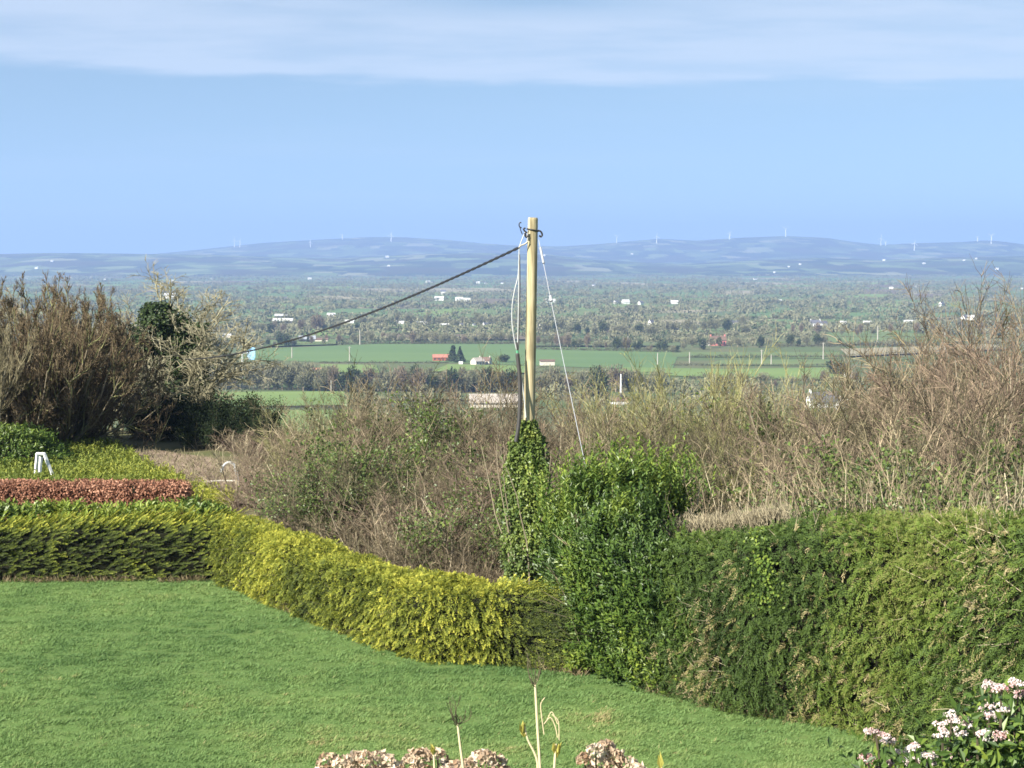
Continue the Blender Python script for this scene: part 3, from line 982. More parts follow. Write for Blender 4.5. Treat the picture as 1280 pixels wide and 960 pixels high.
# ------------------------------------------------------------------ houses
def house(px, py, wpx, label, walls='white_wall', roof='slate', depth=.55, eaves=.36, pitch=.30, rot=0.0, chim=2, name='house', wins=3, P=None, group=None, gable_window=False, door=True):
    P = at_z(px, py, PZ) if P is None else P
    W = wpx / F * P[1]
    Dp, E, Rf = W * depth, W * eaves, W * pitch
    e = empty(name, P, label, name.replace('_', ' '), group, rot)
    x, y = W / 2, Dp / 2
    mb = MB()
    V = [(-x, -y, -.4), (x, -y, -.4), (x, y, -.4), (-x, y, -.4), (-x, -y, E), (x, -y, E), (x, y, E), (-x, y, E), (-x, 0, E + Rf), (x, 0, E + Rf)]
    mb.add(V, [(0, 1, 5, 4), (2, 3, 7, 6)])
    mb.add(V, [(1, 2, 6), (1, 6, 9), (1, 9, 5), (3, 0, 4), (3, 4, 8), (3, 8, 7)])
    mb.obj('wall', M[walls], e)
    o = .03 * W
    th = .025 * W + .05
    rb_ = MB()
    for s in (-1, 1):
        sl = Rf / y
        z_ = E - sl * o
        V = [(-x - o, s * (y + o), z_ + .03), (x + o, s * (y + o), z_ + .03), (x + o, 0, E + Rf + .03), (-x - o, 0, E + Rf + .03)]
        V += [(a, b, c + th) for a, b, c in V]
        rb_.add(V, [(0, 1, 2, 3), (7, 6, 5, 4), (0, 4, 5, 1), (1, 5, 6, 2), (3, 2, 6, 7), (0, 3, 7, 4)])
    rf = rb_.obj('roof', M[roof], e)
    for k in range(chim):
        cx_ = (-x + .06 * W) if k == 0 else (x - .06 * W)
        cb = MB(); box(cb, cx_ - .035 * W, cx_ + .035 * W, -.035 * W, .035 * W, E + Rf * .8, E + Rf + .10 * W)
        box(cb, cx_ - .045 * W, cx_ + .045 * W, -.045 * W, .045 * W, E + Rf + .10 * W + .003, E + Rf + .12 * W)
        cb.obj('chimney', M[walls], rf)
    if wins:
        slots = wins + (1 if door else 0)
        for k in range(slots):
            cx_ = -x + W * (k + .5) / slots
            wb = MB()
            if door and k == slots // 2:
                box(wb, cx_ - .035 * W, cx_ + .035 * W, -y - .06, -y + .02, -.3, E * .72)
                wb.obj('door', M['dark_open'], e)
            else:
                box(wb, cx_ - .055 * W, cx_ + .055 * W, -y - .05, -y + .02, E * .38, E * .75)
                wb.obj('window', M['glass'], e)
    if gable_window:
        for s in (-1,):
            wb = MB(); box(wb, s * x - .05, s * x + .02, -.07 * W, .07 * W, E * .4, E * .8); wb.obj('window', M['glass'], e)
    return e


house(1019, 409, 13, 'big white two storey house far right, left wing', depth=.7, eaves=.40, pitch=.28, chim=2, wins=3)
house(1029, 409, 9, 'white gabled wing joined right of the big white house', depth=.8, eaves=.5, pitch=.34, chim=1, wins=1, rot=.5)
house(551, 451, 20, 'red brick farm building left of the dark conifers', 'brick_wall', 'red_roof', .5, .22, .16, .1, 0, 'farm_building', 3)
house(597, 456, 14, 'pale grey farmhouse in front of the crop field', 'cream_wall', 'tin', .8, .32, .3, .7, 0, 'farmhouse', 2)
house(606, 455, 15, 'darker roofed farmhouse right of the pale grey one', 'cream_wall', 'brown_roof', .7, .28, .28, -.3, 2, 'farmhouse', 2)
house(576, 455, 5, 'small white hut beside the dark conifers', 'white_wall', 'white_roof', .8, .4, .2, 0, 0, 'hut', 0)
house(684, 457, 18, 'grey brown tin shed just right of the pole', 'cream_wall', 'brown_roof', .5, .30, .10, .1, 0, 'shed', 0)
house(897, 432, 20, 'pink house with brown roof and white gables', 'pink_wall', 'brown_roof', .5, .34, .24, .05, 2, 'house', 3)
house(880, 432, 6, 'small white outbuilding left of the pink house', 'white_wall', 'slate', .9, .5, .5, .7, 0, 'outbuilding', 0)
house(889, 432, 7, 'white gable fronted annexe against the pink house', 'white_wall', 'brown_roof', 1.1, .8, .45, 1.5, 0, 'annexe', 0)
house(916, 406, 14, 'long white bungalow in the field left of white house', 'white_wall', 'slate', .45, .22, .14, 0, 0, 'bungalow', 3)
house(354, 404, 24, 'long barn with a bright white roof, front one', 'slate', 'white_roof', .5, .13, .10, .0, 0, 'barn', 0)
house(352, 397, 16, 'pale roofed barn behind the long white roofed barn', 'slate', 'white_roof', .5, .16, .10, .0, 0, 'barn', 0)
house(414, 396, 10, 'white roofed barn right of the reddish tree', 'cream_wall', 'white_roof', .6, .26, .2, 0, 0, 'barn', 0)
house(384, 428, 20, 'blue grey shed above the crop field', 'slate', 'grey_tin', .5, .22, .18, .2, 0, 'shed', 0)
house(402, 428, 16, 'low cream sided shed right of the blue grey shed', 'cream_wall', 'brown_roof', .4, .22, .1, 0, 0, 'shed', 0)
house(437, 404, 11, 'white farm roof on the near side of the cable', 'white_wall', 'white_roof', .5, .2, .16, 0, 0, 'farm_building', 0)
house(500, 405, 10, 'long white house between field trees left of the pole', 'white_wall', 'white_roof', .5, .2, .15, 0, 1, 'house', 0)
house(527, 406, 12, 'white roofed shed second left of the pole row', 'cream_wall', 'white_roof', .5, .2, .14, .1, 0, 'shed', 0)
house(556, 408, 11, 'low white house left of the two white gables', 'white_wall', 'white_roof', .5, .18, .12, 0, 0, 'house', 0)
house(577, 408, 5, 'tiny white cottage, first of the roadside row', 'white_wall', 'slate', .8, .45, .4, .6, 1, 'cottage', 0)
house(593, 408, 4, 'tiny white cottage, second of the roadside row', 'white_wall', 'slate', .8, .45, .4, .4, 1, 'cottage', 0)
house(606, 408, 5, 'white cottage, left of the two bright gables', 'white_wall', 'slate', .9, .5, .5, .8, 1, 'cottage', 0)
house(612, 407, 5, 'white cottage, right of the two bright gables', 'white_wall', 'slate', .9, .55, .5, .7, 1, 'cottage', 0)
house(549, 376, 11, 'white house on the far farm left of the pole', 'white_wall', 'white_roof', .6, .3, .2, 0, 0, 'house', 0)
house(554, 368, 7, 'tall white house behind the far farm', 'white_wall', 'slate', .8, .5, .3, 0, 1, 'house', 0)
house(574, 376, 9, 'left white shed of the far farm', 'white_wall', 'white_roof', .6, .3, .2, .2, 0, 'shed', 0)
house(584, 377, 9, 'right white shed of the far farm', 'white_wall', 'white_roof', .6, .28, .2, 0, 0, 'shed', 0)
house(678, 415, 10, 'grey gabled house just right of the pole', 'cream_wall', 'slate', .9, .4, .6, .8, 0, 'house', 0)
house(814, 407, 7, 'dark roofed cottage with white gable, right of pole', 'white_wall', 'slate', .9, .5, .5, .8, 1, 'cottage', 0)
house(782, 380, 9, 'white roofed house in the far tree belt', 'white_wall', 'white_roof', .6, .3, .3, .3, 0, 'house', 0)
house(801, 381, 6, 'grey white house right in the far tree belt', 'white_wall', 'slate', .8, .4, .4, .7, 0, 'house', 0)
house(843, 380, 9, 'white shed alone in the far tree belt', 'white_wall', 'white_roof', .6, .3, .2, 0, 0, 'shed', 0)
house(770, 380, 5, 'tiny white cottage left in the far tree belt', 'white_wall', 'slate', .8, .5, .4, .7, 0, 'cottage', 0)
house(688, 378, 12, 'low white house beside the stay wire', 'white_wall', 'white_roof', .5, .2, .15, 0, 0, 'house', 0)
house(1084, 405, 10, 'low white bungalow right of the big white house', 'white_wall', 'white_roof', .5, .22, .15, 0, 0, 'bungalow', 0)
house(1137, 404, 14, 'long white roofed shed right of the bungalow', 'white_wall', 'white_roof', .4, .16, .1, 0, 0, 'shed', 0)
house(1054, 405, 8, 'small pale shed beside the big white house', 'cream_wall', 'white_roof', .5, .26, .2, 0, 0, 'shed', 0)
house(1206, 401, 8, 'left white house of the far right hamlet', 'white_wall', 'slate', .8, .5, .4, .6, 1, 'house', 0)
house(1213, 401, 10, 'right white house of the far right hamlet', 'white_wall', 'white_roof', .7, .4, .3, -.3, 1, 'house', 0)
house(1177, 383, 6, 'tiny white house in the trees at far right', 'white_wall', 'slate', .8, .5, .5, .7, 0, 'house', 0)
house(284, 422, 12, 'white roofed shed right of the ivy clad tree', 'cream_wall', 'white_roof', .5, .24, .14, 0, 0, 'shed', 0)
house(23, 393, 13, 'pale shed left behind the bare willow', 'cream_wall', 'tin', .5, .4, .15, 0, 0, 'shed', 0)
house(213, 373, 14, 'white shed behind the ivy clad tree top', 'white_wall', 'white_roof', .6, .3, .15, 0, 0, 'shed', 0)
house(295, 423, 6, 'dark shed beside the white roofed shed', 'slate', 'slate', .5, .4, .2, 0, 0, 'shed', 0)
# near buildings
house(619, 508, 62, 'long barn with striped weathered tin roof behind thicket', 'cream_wall', 'tin', .55, .10, .13, .02, 0, 'barn', 0)
house(1028, 509, 38, 'grey slate roofed house half hidden by right thicket', 'white_wall', 'slate', .5, .20, .28, .25, 1, 'house', 3)
house(1052, 512, 16, 'white gabled house right of the slate roofed house', 'white_wall', 'brown_roof', .8, .5, .5, 1.2, 1, 'house', 2)
house(1067, 500, 12, 'small white house behind the white gabled house', 'white_wall', 'brown_roof', .8, .4, .4, .6, 1, 'house', 0)
house(1060, 473, 9, 'tiny white house beside the broad dark tree', 'white_wall', 'slate', .8, .45, .4, .3, 0, 'house', 0)
house(775, 505, 26, 'low white walled shed under the white mast', 'white_wall', 'brown_roof', .4, .16, .12, 0, 0, 'shed', 0)
house(397, 471, 11, 'bright red shed in the bare strip wood', 'red_roof', 'red_roof', .7, .7, .3, 0, 0, 'shed', 0)
# specks: very far houses of plain and hills
for px, py in [(32, 349), (57, 348), (88, 347), (113, 347), (131, 350), (387, 349), (535, 353), (540, 353), (598, 354), (607, 354), (628, 354), (742, 357), (944, 349), (1114, 361), (1146, 359), (1278, 361), (215, 352), (265, 349), (340, 372), (357, 373), (975, 376), (1131, 382), (1240, 372)]:
    house(px, py + .5, rng.uniform(3, 5), 'tiny white house speck far out on the plain', 'white_wall', 'white_roof' if rng.random() < .5 else 'slate', .7, .3, .25, rng.uniform(-.4, .4), 0, 'far_house', 0, None, 'white specks of houses on the far plain')
for px, py in [(65, 327), (46, 336), (484, 322), (486, 333), (680, 320), (790, 318), (1105, 326), (1155, 330), (1205, 326), (1220, 324), (1246, 337), (986, 334), (968, 341), (1000, 331)]:
    Q = hill_hit(px, py)
    house(px, py, rng.uniform(2.6, 4.2), 'tiny white house speck on the blue hillside', 'white_wall', 'white_roof', .7, .3, .25, rng.uniform(-.4, .4), 0, 'hill_house', 0, Q, 'white specks of houses on the hills')


# utility poles out on the plain
def line_pole(px, ptop, pbase, label, mat='wood_grey', arm=True):
    P = at_z(px, pbase, PZ)
    h = (pbase - ptop) / F * P[1]
    e = empty('utility_pole', P, label, 'utility pole', 'poles out on the plain')
    rr = max(.16, P[1] * .0003)
    mb = MB(); tube_path(mb, [(0, 0, -.3), (0, 0, h * .5), (0, 0, h)], [rr * 1.2, rr, rr * .8], 8); mb.obj('shaft', M[mat], e)
    if arm:
        mb = MB(); box(mb, -.9, .9, -.08, .08, h - .6, h - .4); mb.obj('crossarm', M[mat], e)


for a in [(365, 434, 448, 'pale pole standing left in the crop field'), (437, 433, 452, 'pale pole standing centre left in the crop field'), (450, 412, 431, 'thin pole above the crop field'),
          (785, 420, 434, 'thin pole behind the field hedge right of pole'), (822, 441, 456, 'pale pole at the right end of the crop field'), (862, 440, 454, 'thin pole above the yellow willow'),
          (952, 437, 456, 'left pale pole of two in the green strip'), (964, 443, 456, 'short right pale pole of two in the green strip'), (1029, 428, 449, 'white pole left of broad dark tree'),
          (1097, 407, 428, 'dark pole right of the big white house'), (1181, 415, 429, 'thin pale pole on the far right'), (414, 475, 492, 'short pale pole before the bare strip wood'),
          (627, 464, 490, 'pale pole in the reddish wood row'), (1065, 460, 478, 'white pole beside the tiny white house')]:
    line_pole(*a, arm=a[0] in (952, 1029, 437))

# white mast on the low shed
P = at_z(776, 503, PZ)
e = empty('mast', P, 'tall white mast with dark base above low shed', 'mast')
mb = MB(); tube_path(mb, [(0, 0, 3.2), (0, 0, 7), (0, 0, 12)], [.42, .36, .22], 8); mb.obj('mast_tube', M['white_paint'], e)
mb = MB(); tube_path(mb, [(0, 0, 0), (0, 0, 3.1), (0, 0, 4.0)], [.9, .8, .5], 8); mb.obj('mast_base', M['conduit'], e)

# blue board on its bent white post
P = at_z(303, 474, PZ)
k = P[1] / F
e = empty('board_sign', P, 'pale blue board held out on a bent white post', 'board')
mb = MB(); tube_path(mb, [(0, 0, 0), (0, 0, 18 * k), (0, 0, 32.3 * k), (1.2 * k, 0, 33 * k), (7 * k, 0, 33 * k)], .8 * k, 8); mb.obj('post', M['white_paint'], e)
mb = MB()
x0, x1, z0, z1 = 6 * k, 16.5 * k, 25 * k, 40 * k
V = [(x0 + 2 * k, -.25, z0), (x1 - 1.5 * k, -.25, z0 - .6 * k), (x1, -.25, z0 + 3 * k), (x1 - .3 * k, -.25, z1 - k), (x1 - 3 * k, -.25, z1), (x0 + 2 * k, -.25, z1 - 2.5 * k), (x0, -.25, z0 + 8 * k), (x0 + .4 * k, -.25, z0 + 3 * k)]
nV = len(V)
V = V + [(a, .25, c) for a, b, c in V] + [(x0 + 5 * k, -.25, z0 + 7 * k), (x0 + 5 * k, .25, z0 + 7 * k)]
mb.add(V, [(i, (i + 1) % nV, 2 * nV) for i in range(nV)] + [(nV + (i + 1) % nV, nV + i, 2 * nV + 1) for i in range(nV)])
mb.add(V, [(i, nV + i, nV + (i + 1) % nV, (i + 1) % nV) for i in range(nV)])
mb.obj('panel', M['blue_board'], e)
# ------------------------------------------------------------------ clipped hedges
def prof_table(expo=.38, m=400):
    a = np.linspace(0, math.pi, m)
    c, s = np.cos(a), np.sin(a)
    px_ = .5 * (1 - np.sign(c) * np.abs(c) ** expo)
    pz_ = np.abs(s) ** expo
    return px_, pz_


class Hedge:
    """clipped hedge: front base line (k,2) left to right as seen, thickness and height functions of s in 0..1"""

    def __init__(self, line, thick, height, seed, bump=.12, expo=.38, capl=.5, base_z=0.0, freq=1.1):
        self.line = bez(np.c_[np.asarray(line, float), np.zeros(len(line))], 120)[:, :2]
        d = np.r_[0, np.cumsum(np.linalg.norm(np.diff(self.line, axis=0), axis=1))]
        self.len, self.sd = d[-1], d / d[-1]
        self.thick, self.height, self.seed, self.bump, self.expo, self.capl, self.bz, self.freq = thick, height, seed, bump, expo, capl, base_z, freq
        self.px, self.pz = prof_table(expo)

    def at(self, s, u, inset=0.0):
        """s along, u 0..1 along the profile by arc"""
        x = np.interp(s, self.sd, self.line[:, 0]); y = np.interp(s, self.sd, self.line[:, 1])
        e = .002
        tx = np.interp(np.minimum(s + e, 1), self.sd, self.line[:, 0]) - np.interp(np.maximum(s - e, 0), self.sd, self.line[:, 0])
        ty = np.interp(np.minimum(s + e, 1), self.sd, self.line[:, 1]) - np.interp(np.maximum(s - e, 0), self.sd, self.line[:, 1])
        tn = np.hypot(tx, ty); tx, ty = tx / tn, ty / tn
        nx, ny = ty, -tx                       # outward front normal (towards the lawn)
        T = np.interp(s, *self.thick) ; H = np.interp(s, *self.height)
        cap = np.clip(np.minimum(s, 1 - s) * self.len / self.capl, 0, 1)
        cap = np.sqrt(1 - (1 - cap) ** 2)
        H2, T2 = H * (.55 + .45 * cap), T * cap
        # arc parameter
        a = np.interp(u, self._arc(), np.linspace(0, 1, len(self.px)))
        k = a * (len(self.px) - 1)
        q = np.interp(k, np.arange(len(self.px)), self.px); z = np.interp(k, np.arange(len(self.px)), self.pz)
        back = (q - .5) * T2 + .5 * T
        P = np.stack([x - nx * back, y - ny * back, self.bz + z * H2], 1)
        # normal
        q2 = np.interp(k + .8, np.arange(len(self.px)), self.px); z2 = np.interp(k + .8, np.arange(len(self.px)), self.pz)
        q1 = np.interp(k - .8, np.arange(len(self.px)), self.px); z1 = np.interp(k - .8, np.arange(len(self.px)), self.pz)
        tq, tz = (q2 - q1) * T2, (z2 - z1) * H2
        fb, fz = -tz, tq                       # in (back,z): outward = (-dz, dq)
        end = np.where(s < .5, -1, 1) * np.sqrt(1 - cap ** 2) * 1.2
        N = np.stack([-nx * fb, -ny * fb, fz], 1)
        N = unit(N) + np.stack([tx * end, ty * end, 0 * end], 1)
        N = unit(N)
        b = fbm(P * self.freq, self.seed, 4) - .5
        return P + N * (b * self.bump * 2 - inset)[:, None], N, b

    def _arc(self):
        T, H = np.mean(self.thick[1]), np.mean(self.height[1])
        d = np.hypot(np.diff(self.px) * T, np.diff(self.pz) * H)
        a = np.r_[0, np.cumsum(d)]
        return a / a[-1]

    def area(self):
        return self.len * (np.mean(self.thick[1]) + 2 * np.mean(self.height[1]))

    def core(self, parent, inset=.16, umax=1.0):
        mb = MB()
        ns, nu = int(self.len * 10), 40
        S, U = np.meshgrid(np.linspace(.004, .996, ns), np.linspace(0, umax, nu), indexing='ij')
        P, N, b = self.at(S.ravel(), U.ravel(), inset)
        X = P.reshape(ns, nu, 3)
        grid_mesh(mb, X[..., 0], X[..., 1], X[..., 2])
        return mb.obj('inner_shade_core', M['hedge_core'], parent)  # smooth shell coloured as the shade behind the foliage

    def sample(self, n, umax=.72):
        return self.at(rng.random(n), rng.random(n) * umax)


def sprays(mb, P, D, N, L, nb, bl, bw, tint_base, tint_tip, jitter=.35, droop=0.0, tv=.1, spread=.9):
    """feathery conifer sprays: nb small blades along each axis"""
    n = len(P)
    L = np.broadcast_to(np.asarray(L, float), (n,))
    D = unit(D)
    S = unit(np.cross(D, N + 1e-3))
    N2 = np.cross(S, D)
    t = np.tile((np.arange(nb) + .5) / nb, n)
    Pi, Di, Si, Ni, Li = (np.repeat(v, nb, 0) for v in (P, D, S, N2, L))
    side = np.tile(np.where(np.arange(nb) % 2 == 0, 1.0, -1.0), n)
    c = Pi + Di * (t * Li)[:, None] - np.array([0, 0, 1]) * (droop * t * t * Li)[:, None]
    dd = Di + Si * (side * spread * (1 - .5 * t))[:, None] + rvec(n * nb) * jitter - np.array([0, 0, 1]) * (droop * t)[:, None]
    l_ = bl * (1.1 - .5 * t) * rng.uniform(.7, 1.3, n * nb)
    tb = np.repeat(np.broadcast_to(tint_base, (n,)), nb); tt = np.repeat(np.broadcast_to(tint_tip, (n,)), nb)
    tint = np.clip(tb + (tt - tb) * t + rng.normal(0, tv, n * nb), 0, 1)
    leaf_cards(mb, c, dd, Ni + rvec(n * nb) * .3, l_, bw * rng.uniform(.7, 1.3, n * nb), .15, tint)


def line_px(pts, z=0.0, off=0.0):
    out = []
    for p in pts:
        q = at_z(p[0], p[1], z)
        out.append(q[:2] + np.array([0, off]))
    return np.array(out)


def twig_bits(mb, P, N, lo, hi, r, tint=(.3, .9), up=.3, out=1.0):
    n = len(P)
    D = unit(N * out + rvec(n) * .7 + np.array([0, 0, up]))
    L = rng.uniform(lo, hi, n)[:, None]
    k = rvec(n) * .18
    pts = np.stack([P - D * L * .3, P + D * L * .3 + k * L * .5, P + D * L * .7 + k * L], 1)
    tubes(mb, pts, np.repeat(np.array([[r, r * .8, r * .3]]), n, 0), 3, rng.uniform(*tint, n))


# --- left golden hedge, its face in raking light
H1 = Hedge(line_px([(-190, 732), (-60, 731), (60, 730), (160, 729), (230, 729), (300, 731)]), ([0, 1], [1.05, 1.05]), ([0, .5, 1], [1.13, 1.16, 1.26]), 41, .13, .34, .25)
e = empty('conifer_hedge', (*H1.line[60], 0), 'low clipped dark and gold conifer hedge along the far left of the lawn', 'hedge')
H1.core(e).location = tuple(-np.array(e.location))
OFF = tuple(-np.array(e.location))
mb = MB()
n = 3000
P, N, b = H1.sample(n, .78)
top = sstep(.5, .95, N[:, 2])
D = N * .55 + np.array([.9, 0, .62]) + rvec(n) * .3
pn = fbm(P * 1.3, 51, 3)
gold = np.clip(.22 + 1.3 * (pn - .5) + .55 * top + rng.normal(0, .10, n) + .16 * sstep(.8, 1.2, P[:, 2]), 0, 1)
sprays(mb, P - N * rng.uniform(-.04, .2, n)[:, None], D, N, rng.uniform(.14, .42, n), 20, .060, .015, gold * .25, np.clip(gold + .26, 0, 1), .22, .2, .08, .55)  # spray bases darkened: shaded gaps between lit sprays put into the tint
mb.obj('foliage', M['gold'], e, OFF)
mb = MB(); P, N, b = H1.sample(260, .3)
twig_bits(mb, P - N * .1, N, .15, .4, .006, (.1, .6))
mb.obj('bare_twigs', M['twig'], e, OFF)

# --- diagonal bright golden hedge
H2 = Hedge(line_px([(262, 729), (290, 738), (340, 762), (400, 787), (500, 824), (560, 834), (640, 838), (716, 846)]), ([0, 1], [1.0, 1.1]), ([0, .3, .8, 1], [1.27, 1.28, 1.28, 1.15]), 43, .17, .40, .3, 0.0, 1.6)
e = empty('golden_hedge', (*H2.line[60], 0), 'bright yellow gold clipped hedge running diagonally to the pole', 'hedge')
OFF = tuple(-np.array(e.location))
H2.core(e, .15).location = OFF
mb = MB()
n = 8200
P, N, b = H2.sample(n, .75)
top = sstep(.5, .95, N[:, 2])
u_ = px_of(P[:, 0], P[:, 1])
pn = fbm(P * np.array([1.5, 1.5, 1.0]), 53, 3); pl = fbm(P * .45, 59, 2)
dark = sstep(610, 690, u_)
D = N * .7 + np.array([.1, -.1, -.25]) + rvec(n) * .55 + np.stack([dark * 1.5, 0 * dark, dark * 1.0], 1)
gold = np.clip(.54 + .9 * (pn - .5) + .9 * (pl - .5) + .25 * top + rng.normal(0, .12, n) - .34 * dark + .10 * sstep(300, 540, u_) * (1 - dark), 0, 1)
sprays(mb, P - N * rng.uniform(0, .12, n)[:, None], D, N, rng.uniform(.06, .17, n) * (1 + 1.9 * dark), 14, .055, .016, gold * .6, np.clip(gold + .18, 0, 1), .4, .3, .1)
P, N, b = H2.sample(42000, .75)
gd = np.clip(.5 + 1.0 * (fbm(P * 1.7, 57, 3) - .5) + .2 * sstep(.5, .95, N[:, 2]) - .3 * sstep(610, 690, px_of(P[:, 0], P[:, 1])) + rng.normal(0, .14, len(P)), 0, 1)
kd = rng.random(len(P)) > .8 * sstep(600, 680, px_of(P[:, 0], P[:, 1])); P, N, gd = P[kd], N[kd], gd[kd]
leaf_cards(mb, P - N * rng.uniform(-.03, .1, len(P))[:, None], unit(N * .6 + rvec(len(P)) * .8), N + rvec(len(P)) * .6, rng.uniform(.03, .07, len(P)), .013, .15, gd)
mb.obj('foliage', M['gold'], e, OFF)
mb = MB(); P, N, b = H2.sample(300, .28)
twig_bits(mb, P - N * .1, N, .15, .4, .006, (.2, .7))
mb.obj('bare_twigs', M['twig'], e, OFF)

# --- tall mixed green hedge on the right
H3 = Hedge(line_px([(770, 860), (860, 881), (930, 898), (1010, 910), (1090, 930), (1180, 974), (1270, 1022), (1400, 1120)]), ([0, .15, 1], [1.2, 1.7, 1.9]), ([0, .13, .24, .42, .66, .8, 1], [2.1, 2.34, 2.62, 3.0, 3.45, 3.58, 3.55]), 47, .20, .46, 1.0, 0.0, .8)
e = empty('tall_hedge', (*H3.line[60], 0), 'tall shaggy green conifer hedge with brown dead patches on the right', 'hedge')
OFF = tuple(-np.array(e.location))
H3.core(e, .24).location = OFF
mb = MB()
n = 21000
P, N, b = H3.sample(n, .74)
keep = fbm(P * 2.0, 64, 3) > .22
P, N = P[keep], N[keep]; n = len(P)
u_ = px_of(P[:, 0], P[:, 1])
Q = np.stack([u_ / 70., P[:, 2] * .8, 0 * u_], 1)
pa = fbm(Q, 61, 3); pb = fbm(Q * np.array([1.6, .7, 1]) + 9, 62, 3)
yel = np.exp(-((u_ - (1115 + 26 * (P[:, 2] - 1.5))) / 55) ** 2) * .30
brown = np.maximum(np.exp(-((u_ - 880) / 22) ** 2) * sstep(2.0, 1.1, P[:, 2]), np.maximum(np.exp(-((u_ - 1003) / 26) ** 2) * sstep(1.6, .7, P[:, 2]), np.exp(-((u_ - 1105) / 26) ** 2) * sstep(1.3, .6, P[:, 2])))
brown = np.maximum(brown, np.exp(-((u_ - 1235) / 32) ** 2) * .6)
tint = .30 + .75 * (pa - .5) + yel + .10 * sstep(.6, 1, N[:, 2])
br = rng.random(n) < (brown * .42 + .12 * sstep(.48, .7, pb))
tint = np.where(br, rng.uniform(.74, 1, n), np.clip(tint + rng.normal(0, .07, n), .02, .68))
D = N * .6 + np.array([.05, 0, -.15]) + rvec(n) * .55 + np.array([.25, 0, .3]) * yel[:, None]
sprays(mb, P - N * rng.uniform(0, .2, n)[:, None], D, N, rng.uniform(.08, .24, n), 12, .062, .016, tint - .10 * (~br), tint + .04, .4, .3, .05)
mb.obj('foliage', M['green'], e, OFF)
mb = MB()
P, N, b = H3.sample(2600, .72)
u_ = px_of(P[:, 0], P[:, 1])
wgt = .06 + .6 * np.exp(-((u_ - 1225) / 40) ** 2) + .5 * np.exp(-((u_ - 1003) / 30) ** 2) * (P[:, 2] < 1.4) + np.exp(-((u_ - 880) / 25) ** 2) * (P[:, 2] < 1.8)
k = rng.random(len(P)) < wgt
twig_bits(mb, P[k] - N[k] * .08, N[k], .15, .45, .0055, (.4, 1))
mb.obj('dead_twigs', M['pale_twig'], e, OFF)
mb = MB()   # ivy climbing through it
P, N, b = H3.sample(26000, .72)
u_ = px_of(P[:, 0], P[:, 1])
k = rng.random(len(P)) < np.exp(-((u_ - 955 - 10 * np.sin(P[:, 2] * 4)) / 13) ** 2) * sstep(1.2, 1.9, P[:, 2]) * .9
leaf_cards(mb, P[k] + N[k] * .05, unit(N[k] * .4 + rvec(k.sum()) * .6 - [0, 0, .5]), N[k], .058, .038, .2, rng.uniform(.35, .9, k.sum()))
mb.obj('ivy', M['laurel'], e, OFF)


# ------------------------------------------------------------------ shrub growth
def stems_level(r, n0, r0, H, spread, K=7, wob=.10, trop=.10, lean=(0, 0)):
    a = r.random(n0) * 2 * math.pi
    q = np.sqrt(r.random(n0))
    P = np.stack([np.cos(a) * q * r0, np.sin(a) * q * r0, np.full(n0, -.15)], 1)
    d = unit(np.stack([np.cos(a) * q * spread + lean[0], np.sin(a) * q * spread + lean[1], np.ones(n0)], 1) + r.normal(0, .15, (n0, 3)))
    L = H * r.uniform(.6, 1.08, n0)
    return P, d, L, K, wob, trop


def trace(r, P, d, L, K, wob, trop):
    pts = [P]
    for k in range(K - 1):
        d = unit(d + r.normal(0, wob, d.shape) + np.array([0, 0, trop]))
        pts.append(pts[-1] + d * (L / (K - 1))[:, None])
    return np.stack(pts, 1)


def children(r, poly, L, m, tmin, ang, frac, up):
    N, K, _ = poly.shape
    t = r.uniform(tmin, 1, (N, m)); f = t * (K - 1); i = np.minimum(f.astype(int), K - 2); w_ = (f - i)[..., None]
    a = np.take_along_axis(poly, i[..., None], 1); b = np.take_along_axis(poly, i[..., None] + 1, 1)
    P = (a + (b - a) * w_).reshape(-1, 3)
    d = unit(b - a).reshape(-1, 3)
    d = unit(d + rvec(N * m, r) * ang + np.array([0, 0, up]))
    l_ = (np.repeat(L, m) * frac * (1.15 - .6 * t.ravel()) * r.uniform(.6, 1.3, N * m))
    return P, d, l_


def shrub(seed, n0=26, r0=.7, H=3.4, spread=.5, m1=9, m2=6, rs=(.017, .0062, .0040), tropic=.07, up=.25, ang=.55, frac=(.42, .45), tmin=.3, lean=(0, 0), K=(7, 5, 4), wob=.12):
    r = np.random.default_rng(seed)
    S = stems_level(r, n0, r0, H, spread, K[0], wob, tropic, lean)
    p0 = trace(r, *S)
    c1 = children(r, p0, S[2], m1, tmin, ang, frac[0], up)
    p1 = trace(r, c1[0], c1[1], c1[2], K[1], wob * 1.3, tropic)
    c2 = children(r, p1, c1[2], m2, .2, ang * 1.1, frac[1], up)
    p2 = trace(r, c2[0], c2[1], c2[2], K[2], wob * 1.5, tropic * .6)
    st, tw = MB(), MB()
    tp = lambda K_, r0_, e_: np.linspace(r0_, r0_ * e_, K_)[None]
    tubes(st, p0, np.repeat(tp(K[0], rs[0], .35), len(p0), 0) * r.uniform(.6, 1.3, (len(p0), 1)), 4, r.uniform(.2, 1, len(p0)))
    tubes(tw, p1, np.repeat(tp(K[1], rs[1], .5), len(p1), 0), 3, r.uniform(.15, .9, len(p1)))
    tubes(tw, p2, np.repeat(tp(K[2], rs[2], .6), len(p2), 0), 3, r.uniform(.1, .95, len(p2)))
    return st, tw, p0, p1, p2


